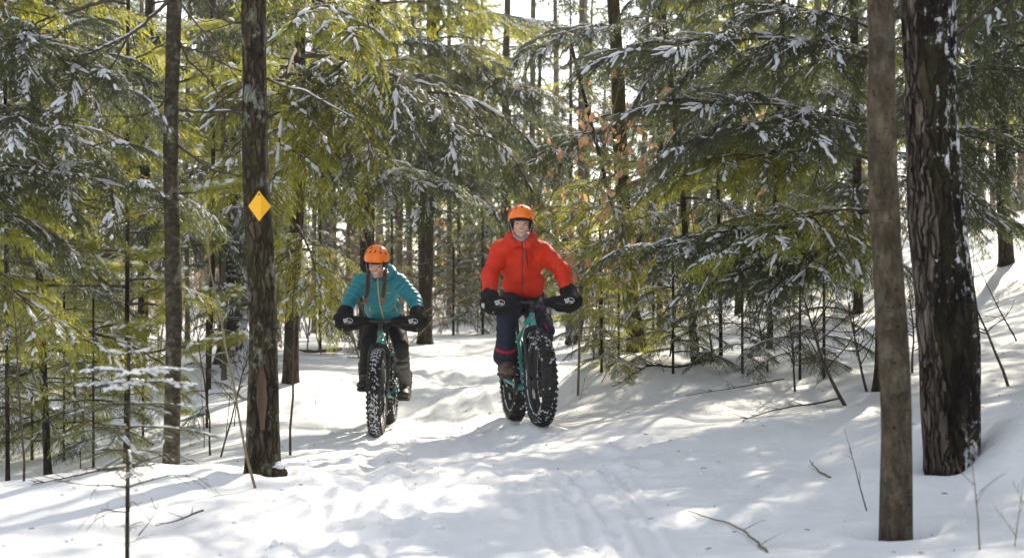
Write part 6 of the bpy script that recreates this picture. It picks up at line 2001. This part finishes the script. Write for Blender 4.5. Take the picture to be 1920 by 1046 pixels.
# ---------------- walker far behind, half hidden by the hemlock
def walker():
    d = 22.5
    def Q(x, y, dd=0): return P(x, y, d+dd)
    g = Q(1076, 640); g.z = gz(g.x, g.y)
    e = empty('person', g, 'walker in a dark coat and hat on the trail, half hidden by the sunny boughs', 'person')
    hd = Q(1064, 462)
    m = frame3((.35, -1, -.05))
    b = head_prims(hd, m)+[('c', hd-Vector((0, 0, .08)), .05, Q(1068, 480), .06), ('c', Q(1072, 490), .11, Q(1080, 560), .12)]
    L = dict(shL=Q(1052, 490), shR=Q(1092, 492), elL=Q(1050, 528), elR=Q(1102, 528, -.05), wrL=Q(1058, 556, -.1), wrR=Q(1108, 553, -.15), hL=Q(1072, 562), hR=Q(1086, 562), kL=Q(1069, 600, -.08), kR=Q(1086, 600, .06), aL=Q(1068, 634, .02), aR=Q(1084, 634, .14))
    for s in 'LR':
        b += [('c', L['sh'+s], .06, L['el'+s], .045), ('c', L['el'+s], .042, L['wr'+s], .032), ('c', L['h'+s], .085, L['k'+s], .06), ('c', L['k'+s], .058, L['a'+s], .045)]+hand_prims(L['wr'+s], Vector((.2, -.3, -1)), Vector((0, -1, .3)))
    me = blob(b, .012, 2); me.materials.append(M['skin']); link('body', me, e, world=True)
    j = [('c', Q(1068, 482), .08, Q(1073, 500), .15), ('c', Q(1073, 500), .155, Q(1079, 566), .155)]
    for s in 'LR': j += [('c', L['sh'+s], .08, L['el'+s], .065), ('c', L['el'+s], .065, L['el'+s].lerp(L['wr'+s], .9), .055)]
    me = blob(j, .014, 2); push(me, lambda v, n: .008*fbm(v[:, 0]*10, v[:, 1]*10, v[:, 2]*10, seed=91)); me.materials.append(M['dark_coat']); link('coat', me, e, world=True)
    t = []
    for s in 'LR': t += [('c', L['h'+s], .11, L['k'+s], .085), ('c', L['k'+s], .08, L['a'+s], .072)]
    me = blob(t, .014, 2); push(me, lambda v, n: .01*fbm(v[:, 0]*12, v[:, 1]*12, v[:, 2]*9, seed=92)); me.materials.append(M['grey_camo']); link('trousers', me, e, world=True)
    for s in 'LR':
        a = L['a'+s]; me = blob([('c', a, .06, a-Vector((0, 0, .05)), .055), ('c', a-Vector((0, 0, .05)), .05, a+Vector((-.05, -.17, -.06)), .045)], .012, 2); me.materials.append(M['boot_black']); link('boot', me, e, world=True)
    mb = MB(); mb.ellipsoid(hd+Vector((0, .01, .055)), (.098, .11, .095), nu=16, nv=10); mb.ellipsoid(hd+m @ Vector((0, -.10, .035)), (.07, .06, .012), m, nu=12, nv=6)
    mb.build('hat', M['hat'], e, world=True)
walker()
# ------------------------------------------------------------------ trail marker, saplings, twigs
M['marker'] = plain('yellow_marker_metal', (.80, .42, .005), .45, spec=.4, var=.04)
M['nail'] = plain('nail_head', (.12, .11, .10), .4, .8)
def marker():
    c = P(491, 388, 8.8)
    t, r = trunk_at(diamond, c.z-diamond.location.z)
    t = t+diamond.location
    y = t.y-r*1.04-.012
    e = empty('trail_marker', Vector((c.x, y, c.z)), 'yellow diamond trail marker nailed to the lichened trunk', 'sign')
    w, h, th = .068, .093, .0012
    prof = [(-w, .014), (.012, .0), (w, .030)]    # folded along an upright crease right of the middle
    mb = MB()
    rows = []
    nx = 13
    def yy(x): return float(np.interp(x, [-w, .010, w], [.008, -.004, .034]))
    V = []
    for k in range(nx):
        x = -w+2*w*k/(nx-1); hh = h*(1-abs(x)/w)
        V += [(x, yy(x), hh+.0006), (x, yy(x), -hh-.0006), (x, yy(x)+th, hh+.0006), (x, yy(x)+th, -hh-.0006)]
    F = []
    for k in range(nx-1):
        a, b = 4*k, 4*k+4
        F += [(a, a+1, b+1, b), (a+2, b+2, b+3, a+3), (a, b, b+2, a+2), (a+1, a+3, b+3, b+1)]
    mb.add(V, F); o = mb.build('plate', M['marker'], e, smooth=False)
    mb = MB(); mb.ellipsoid((0, -.004, h*.76), (.006, .004, .006), nu=10); mb.tube([(0, -.002, h*.76), (0, .05, h*.76)], .002, 6); mb.build('nail', M['nail'], e)
marker()

def sapling_mesh(seed, H, r, nb, spread, up, mat='twig', leaves=0):
    rng = np.random.default_rng(seed); mb = MB(); ends = []
    p = Vector((0, 0, -.05)); d = Vector((rng.normal(0, .08), rng.normal(0, .08), 1)).normalized(); pts = [p]
    n = 9
    for i in range(n):
        d = (d+Vector((rng.normal(0, .07), rng.normal(0, .07), .05))).normalized(); pts.append(pts[-1]+d*(H+.05)/n)
    mb.tube(pts, [r*(1-.82*i/n) for i in range(n+1)], 6, 0)
    for k in range(nb):
        t = rng.uniform(.25, .97)*n; i = min(n-1, int(t)); b = pts[i].lerp(pts[i+1], t-i); a = rng.uniform(0, 6.28)
        l = spread*rng.uniform(.4, 1)*(1.15-t/n*.6)
        dd = Vector((math.cos(a), math.sin(a), up+rng.normal(0, .2))).normalized(); q = [b]
        for j in range(5):
            dd = (dd+Vector((rng.normal(0, .14), rng.normal(0, .14), rng.normal(.02, .12)))).normalized(); q.append(q[-1]+dd*l/5)
        rr = r*.42*(1-.6*t/n)
        mb.tube(q, [rr*(1-.75*j/5)+.0008 for j in range(6)], 4, 0); ends += [q[3], q[4], q[5]]
        for m_ in range(2):
            j = rng.integers(2, 5); e2 = (dd+Vector((rng.normal(0, .6), rng.normal(0, .6), rng.normal(.1, .3)))).normalized()
            mb.tube([q[j], q[j]+e2*l*.18, q[j]+e2*l*.34+Vector((0, 0, .01))], [rr*.45, rr*.35, .0008], 3, 0, cap=False); ends.append(q[j]+e2*l*.34)
    return mb.mesh('stems', [M[mat]]), ends, pts

def leaf_mesh(seed):
    rng = np.random.default_rng(seed); mb = MB(); L, W = .085, .021
    V = []; n = 6
    for i in range(n+1):
        u = i/n; w = W*math.sin(math.pi*min(1, u*.95+.03))**.8; curl = .012*math.sin(u*4+seed)
        z = -L*u
        V += [(-w, curl+.010*rng.uniform(.5, 1), z), (0, curl, z), (w, curl+.010*rng.uniform(.5, 1), z)]
    F = []
    for i in range(n):
        for k in range(2): a = 3*i+k; F.append((a, a+1, a+4, a+3))
    mb.add(V, F); return mb.mesh('leaf', [M['beech']])
LEAVES = [leaf_mesh(i) for i in range(4)]
def beech(label, pix, H, r, nb, spread, nl, seed, lean=(0, 0)):
    b = P(*pix); b.z = gz(b.x, b.y)
    me, ends, pts = sapling_mesh(seed, H, r, nb, spread, .45, 'twig_pale')
    e = empty('beech_sapling', b, label, 'sapling'); e.rotation_euler = (lean[1], lean[0], 0)
    link('stems', me, e); rng = np.random.default_rng(seed+1)
    for k in range(nl):
        p = ends[rng.integers(len(ends))]
        o = link('leaf', LEAVES[k % 4], e); o.location = p+Vector((rng.normal(0, .03), rng.normal(0, .03), rng.normal(0, .02)))
        o.rotation_euler = (rng.normal(0, .45), rng.normal(0, .45), rng.uniform(0, 6.28)); s = rng.uniform(.6, 1.25); o.scale = (s, s, s)
beech('beech sapling holding tan papery leaves, above the red rider\'s shoulder', (1083, 705, 13.0), 3.0, .014, 34, 1.1, 230, 11, (-.05, 0))
beech('leafy brown beech sapling in the gap left of the mossy trunk', (1112, 650, 18), 3.6, .014, 30, 1.5, 200, 12, (.02, 0))
beech('beech sapling with rust-coloured leaves in the shade of the hemlock boughs', (1285, 640, 17), 2.9, .013, 18, 1.0, 60, 13)
beech('beech brush with faded leaves behind the red rider\'s left sleeve', (1010, 622, 26), 3.4, .014, 26, 1.6, 130, 14)
beech('small beech with a few curled leaves at the foot of the bank hemlocks', (1410, 640, 18), 2.0, .010, 16, .9, 36, 15)
beech('beech sapling with pale leaves far behind the teal rider\'s left mitt', (830, 622, 29), 3.0, .014, 18, 1.3, 40, 16)

def twigs(name, label, pix, H, r, nb, spread, up, seed, lean=(0, 0), mat='twig', cat='sapling', rot=0):
    b = on_ground(*pix) if len(pix) == 2 else P(*pix)
    b.z = gz(b.x, b.y)
    me, ends, pts = sapling_mesh(seed, H, r, nb, spread, up, mat)
    o = link(name, me, None, label, cat); o.location = b; o.rotation_euler = (lean[1], lean[0], rot)
    return o
TW = [('bare_shrub', 'dark leafless shrub arching out of the bank below the hemlock mass', (1582, 757), 1.1, .017, 28, .8, .5, 31, (-.55, .05), 'twig'),
 ('bare_shrub', 'bare shrub with fine twigs just left of the arching dark shrub', (1490, 735), .9, .011, 30, .7, .7, 32, (-.1, 0), 'twig'),
 ('bare_sapling', 'bare upright sapling in front of the mossy trunk, left of it', (1085, 690), 1.25, .010, 8, .35, 1.2, 33, (.02, 0), 'twig_pale'),
 ('bare_sapling', 'leafless pale shoots beside the walker on the trail', (1070, 672), 1.0, .006, 10, .4, 1.3, 34, (-.06, 0), 'twig_pale'),
 ('bare_sapling', 'thin crooked sapling standing right of the marker trunk', (544, 850), 2.1, .011, 7, .4, .9, 35, (-.01, 0), 'twig'),
 ('bare_sapling', 'slim pale stem leaning in front of the marker trunk\'s foot', (478, 908), 1.9, .009, 7, .45, .8, 36, (-.16, 0), 'twig_pale'),
 ('bare_sapling', 'thin dark sapling between the ringed trunk and the marker trunk', (394, 855), 1.4, .009, 9, .4, .9, 37, (-.03, 0), 'twig'),
 ('bare_sapling', 'bent bare sapling left of the marker trunk, twigs spreading over the snow', (412, 858), 1.5, .008, 12, .6, .7, 38, (.12, 0), 'twig'),
 ('bare_sapling', 'very thin dark sapling on the bank under the hemlocks', (1310, 682), 1.5, .012, 7, .4, .9, 39, (-.04, 0), 'twig'),
 ('bare_sapling', 'dark bare sapling on the bank, right neighbour of the very thin one', (1337, 680), 1.6, .012, 9, .45, .9, 40, (.07, 0), 'twig'),
 ('bare_sapling', 'bare sapling right of the huge dark trunk, leaning over the slope', (1890, 720), 1.3, .012, 10, .7, .6, 41, (-.2, 0), 'twig'),
 ('bare_sapling', 'dark drooping branchlet stuck in the snow right of the huge trunk', (1905, 640), .9, .010, 8, .7, .2, 42, (-.5, 0), 'twig'),
 ('bare_sapling', 'spindly bare sapling at the far left behind the mound', (45, 905), 1.4, .008, 12, .6, .5, 43, (.05, 0), 'twig'),
 ('snow_twig', 'brown twig poking from the snow left of the slim grey trunk', (1622, 958), .42, .0045, 3, .2, .6, 44, (-.42, 0), 'twig'),
 ('snow_twig', 'pale forked twig poking from the snow in the lower right corner', (1838, 1040), .52, .004, 7, .2, 1.1, 45, (-.02, 0), 'twig_pale'),
 ('snow_twig', 'faint twig at the very right of the bottom edge', (1905, 1030), .3, .003, 4, .16, .9, 46, (.25, 0), 'twig_pale'),
 ('snow_twig', 'short grass-like twig on the trail edge near the red rider\'s wheel', (1092, 745), .26, .003, 4, .15, .8, 47, (.5, 0), 'twig'),
 ('snow_twig', 'little weed stalk in the snow right of the crooked sapling', (590, 770), .35, .003, 5, .16, 1.1, 48, (.1, 0), 'twig'),
 ('snow_twig', 'dry stalk at the trail edge near the teal rider\'s mitt', (772, 655), .5, .004, 5, .2, 1.0, 49, (.1, 0), 'twig'),
 ('snow_twig', 'small dark stick standing beside the foreground fir sapling', (262, 1000), .18, .004, 2, .1, .5, 50, (.5, 0), 'twig'),
 ('snow_twig', 'thin grass stem rising in front of the marker trunk, left of it', (383, 838), .7, .004, 5, .25, .9, 51, (.05, 0), 'twig'),
 ('snow_twig', 'bare weed at the foot of the ringed trunk', (425, 815), .7, .004, 8, .3, .8, 52, (.15, 0), 'twig'),
 ('snow_twig', 'bent stalk on the bank right of the red rider', (1128, 720), .6, .004, 6, .3, .5, 53, (.5, 0), 'twig_pale'),
 ('snow_twig', 'stalk on the bank below the young hemlock', (1245, 700), .5, .004, 6, .25, .7, 54, (-.3, 0), 'twig')]
for nm, lb, pix, H, r, nb, sp, up, sd, lean, mt in TW:
    twigs(nm, lb, pix, H, r, nb, sp, up, sd, lean, mt, 'twig' if nm == 'snow_twig' else ('shrub' if 'shrub' in nm else 'sapling'))

for nm, lb, pix, H, r, nb, sp, up, sd, lean, mt in [
 ('bare_shrub', 'thin leafless shrub in front of the hemlock mass, right of its middle', (1625, 735), .9, .013, 34, .8, .6, 71, (-.25, 0), 'twig'),
 ('bare_shrub', 'fine-twigged bare shrub between the bank saplings and the arching shrub', (1440, 700), .9, .012, 34, .8, .7, 72, (-.15, .1), 'twig'),
 ('bare_shrub', 'low bare shrub on the slope between the slim grey and huge dark trunks', (1712, 700), .9, .011, 28, .8, .6, 73, (.1, .0), 'twig'),
 ('bare_shrub', 'bare brush at the foot of the hemlocks beside the mossy trunk', (1255, 672), .9, .011, 32, .8, .7, 74, (.1, .0), 'twig'),
 ('bare_shrub', 'thin bare brush left of the marker trunk\'s foot', (440, 800), .9, .006, 16, .6, .7, 75, (.1, .0), 'twig'),
 ('bare_shrub', 'dry bare brush behind the foreground fir sapling', (150, 880), .8, .006, 18, .7, .5, 76, (-.1, .0), 'twig')]:
    twigs(nm, lb, pix, H, r, nb, sp, up, sd, lean, mt, 'shrub')

def litter():
    """needles, bark scraps and small lumps dropped on the snow"""
    rng = np.random.default_rng(99); mb = MB()
    n = 380
    y = rng.uniform(5.2, 20, n); x = (rng.uniform(-350, 2250, n)-960)/FPX*y
    z = ground_detail(x, y, gbase(x, y))
    tr = seg_dist(x, y, TRAIL)
    for k in range(n):
        if tr[k] < 1.2 and rng.random() < .75: continue
        a = rng.uniform(0, 6.28); l = rng.uniform(.006, .022); r = rng.uniform(.0008, .0022)
        d = Vector((math.cos(a), math.sin(a), rng.normal(0, .15))); p = Vector((x[k], y[k], z[k]+.003))
        mb.tube([p-d*l, p+d*l*.2+Vector((0, 0, .001)), p+d*l], [r, r*1.3, r*.6], 4)
    o = mb.build('needle_litter', M['twig'], None, kind='stuff'); o['label'] = 'needles and bark scraps fallen on the snow'
    mb = MB(); n = 900
    y = rng.uniform(5.2, 16, n); x = (rng.uniform(-350, 2250, n)-960)/FPX*y
    tr = seg_dist(x, y, TRAIL); k = (vnoise(x*1.3, y*1.3, seed=55) > .15) | (tr < .7)
    x, y = x[k], y[k]; z = ground_detail(x, y, gbase(x, y))
    n = len(x); s = rng.uniform(.006, .020, n)*(1+1.2*(rng.random(n) < .08))
    snow_lumps(mb, np.stack([x, y, z+s*.15], 1), unit(rng.normal(0, 1, (n, 3))*[1, 1, .15]), s, s*rng.uniform(.6, 1, n), s*rng.uniform(.5, .8, n), 0, rng)
    o = mb.build('snow_crumbs', M['snow'], None, kind='stuff'); o['label'] = 'small clods of snow dropped from the boughs and kicked up'
litter()

def lying(name, label, pix, rad, mat='twig', side=8, seed=0, needles=False):
    """a stick or fallen bough lying along the snow through the pixel path"""
    rng = np.random.default_rng(seed); g = gpath(pix)
    pts = [Vector((x, y, gz(x, y)+.012+rad)) for x, y in g]
    b = pts[0].copy()
    arr = np.array(pts); q = np.linspace(0, 1, len(pts)); u = np.linspace(0, 1, 4*len(pts))
    C = [Vector([np.interp(t, q, arr[:, k]) for k in range(3)])-b for t in u]
    for _ in range(2): C = [C[0]]+[(C[i-1]+C[i]*2+C[i+1])/4 for i in range(1, len(C)-1)]+[C[-1]]
    C = [p+Vector((rng.normal(0, rad*.8), rng.normal(0, rad*.8), 0)) for p in C]
    mb = MB(); mb.tube(C, [rad*(1-.75*t)+.001 for t in u], 5)
    for k in range(side):
        i = rng.integers(2, len(C)-1); d = (C[i]-C[i-1]).normalized(); s = rng.choice((-1, 1)); a = R(rng.uniform(25, 60))*s
        dd = Vector((d.x*math.cos(a)-d.y*math.sin(a), d.x*math.sin(a)+d.y*math.cos(a), d.z+rng.uniform(.0, .5))); l = rng.uniform(.04, .20)
        j1 = Vector(rng.normal(0, .12, 3)); j2 = Vector(rng.normal(0, .2, 3))
        q1 = C[i]+dd*l*.35+j1*l*.3; q2 = q1+(dd+j1)*l*.35; q3 = q2+(dd+j2)*l*.3
        mb.tube([C[i], q1, q2, q3], [rad*.4, rad*.3, rad*.2, .0006], 4)
        if l > .1: mb.tube([q1, q1+(d+j2)*l*.35], [rad*.22, .0006], 3)
    o = link(name, mb.mesh(name, [M[mat]]), None, label, 'stick'); o.location = b
    return o
lying('fallen_stick', 'curved stick half sunk in the snow at the bottom, left of the slim grey trunk', [(1440, 1044), (1410, 1018), (1370, 992), (1330, 980), (1290, 964)], .006, 'twig_pale', 2, 61)
lying('fallen_bough', 'dark fallen bough along the foot of the bank under the arching shrub', [(1578, 752), (1530, 762), (1480, 768), (1420, 785), (1390, 795)], .008, 'twig', 16, 62)
lying('fallen_bough', 'thin fallen twig on the sunlit bank left of the arching shrub', [(1470, 715), (1420, 725), (1370, 735), (1285, 745)], .005, 'twig', 12, 63)
lying('fallen_bough', 'dark brushy fallen bough at the foot of the mossy trunk', [(1330, 682), (1270, 700), (1215, 690), (1150, 735)], .014, 'twig', 16, 64)
lying('fallen_stick', 'long twig on the left snow bank reaching towards the fir sapling', [(236, 882), (190, 890), (120, 903), (60, 915)], .006, 'twig', 8, 65)
lying('fallen_stick', 'faint twig lying on the snow in the lower left', [(380, 965), (330, 985), (290, 995)], .005, 'twig', 4, 66)
lying('fallen_log', 'snowy fallen stick by the wood\'s edge left of the teal rider', [(640, 660), (590, 668), (540, 660)], .03, 'twig', 8, 67)
lying('fallen_stick', 'small fork of twig in the snow right of the two track lines', [(1555, 905), (1530, 890), (1518, 870)], .006, 'twig_pale', 3, 68)
build_ground()
# ------------------------------------------------------------------ thin winter haze round the whole wood
def haze(density):
    m, nt, out = nodes('haze_air')
    v = N(nt, 'ShaderNodeVolumePrincipled')
    v.inputs['Color'].default_value = (.93, .94, .95, 1)
    v.inputs['Density'].default_value = density
    v.inputs['Anisotropy'].default_value = 0.35
    nt.links.new(v.outputs[0], out.inputs['Volume'])
    mb = MB(); mb.box((0, 50, 8.0), (110, 105, 14.0))
    o = mb.build('haze', m, smooth=False, kind='stuff')
    o['label'] = 'pale sunlit winter haze between the trees'
haze(0.0007)
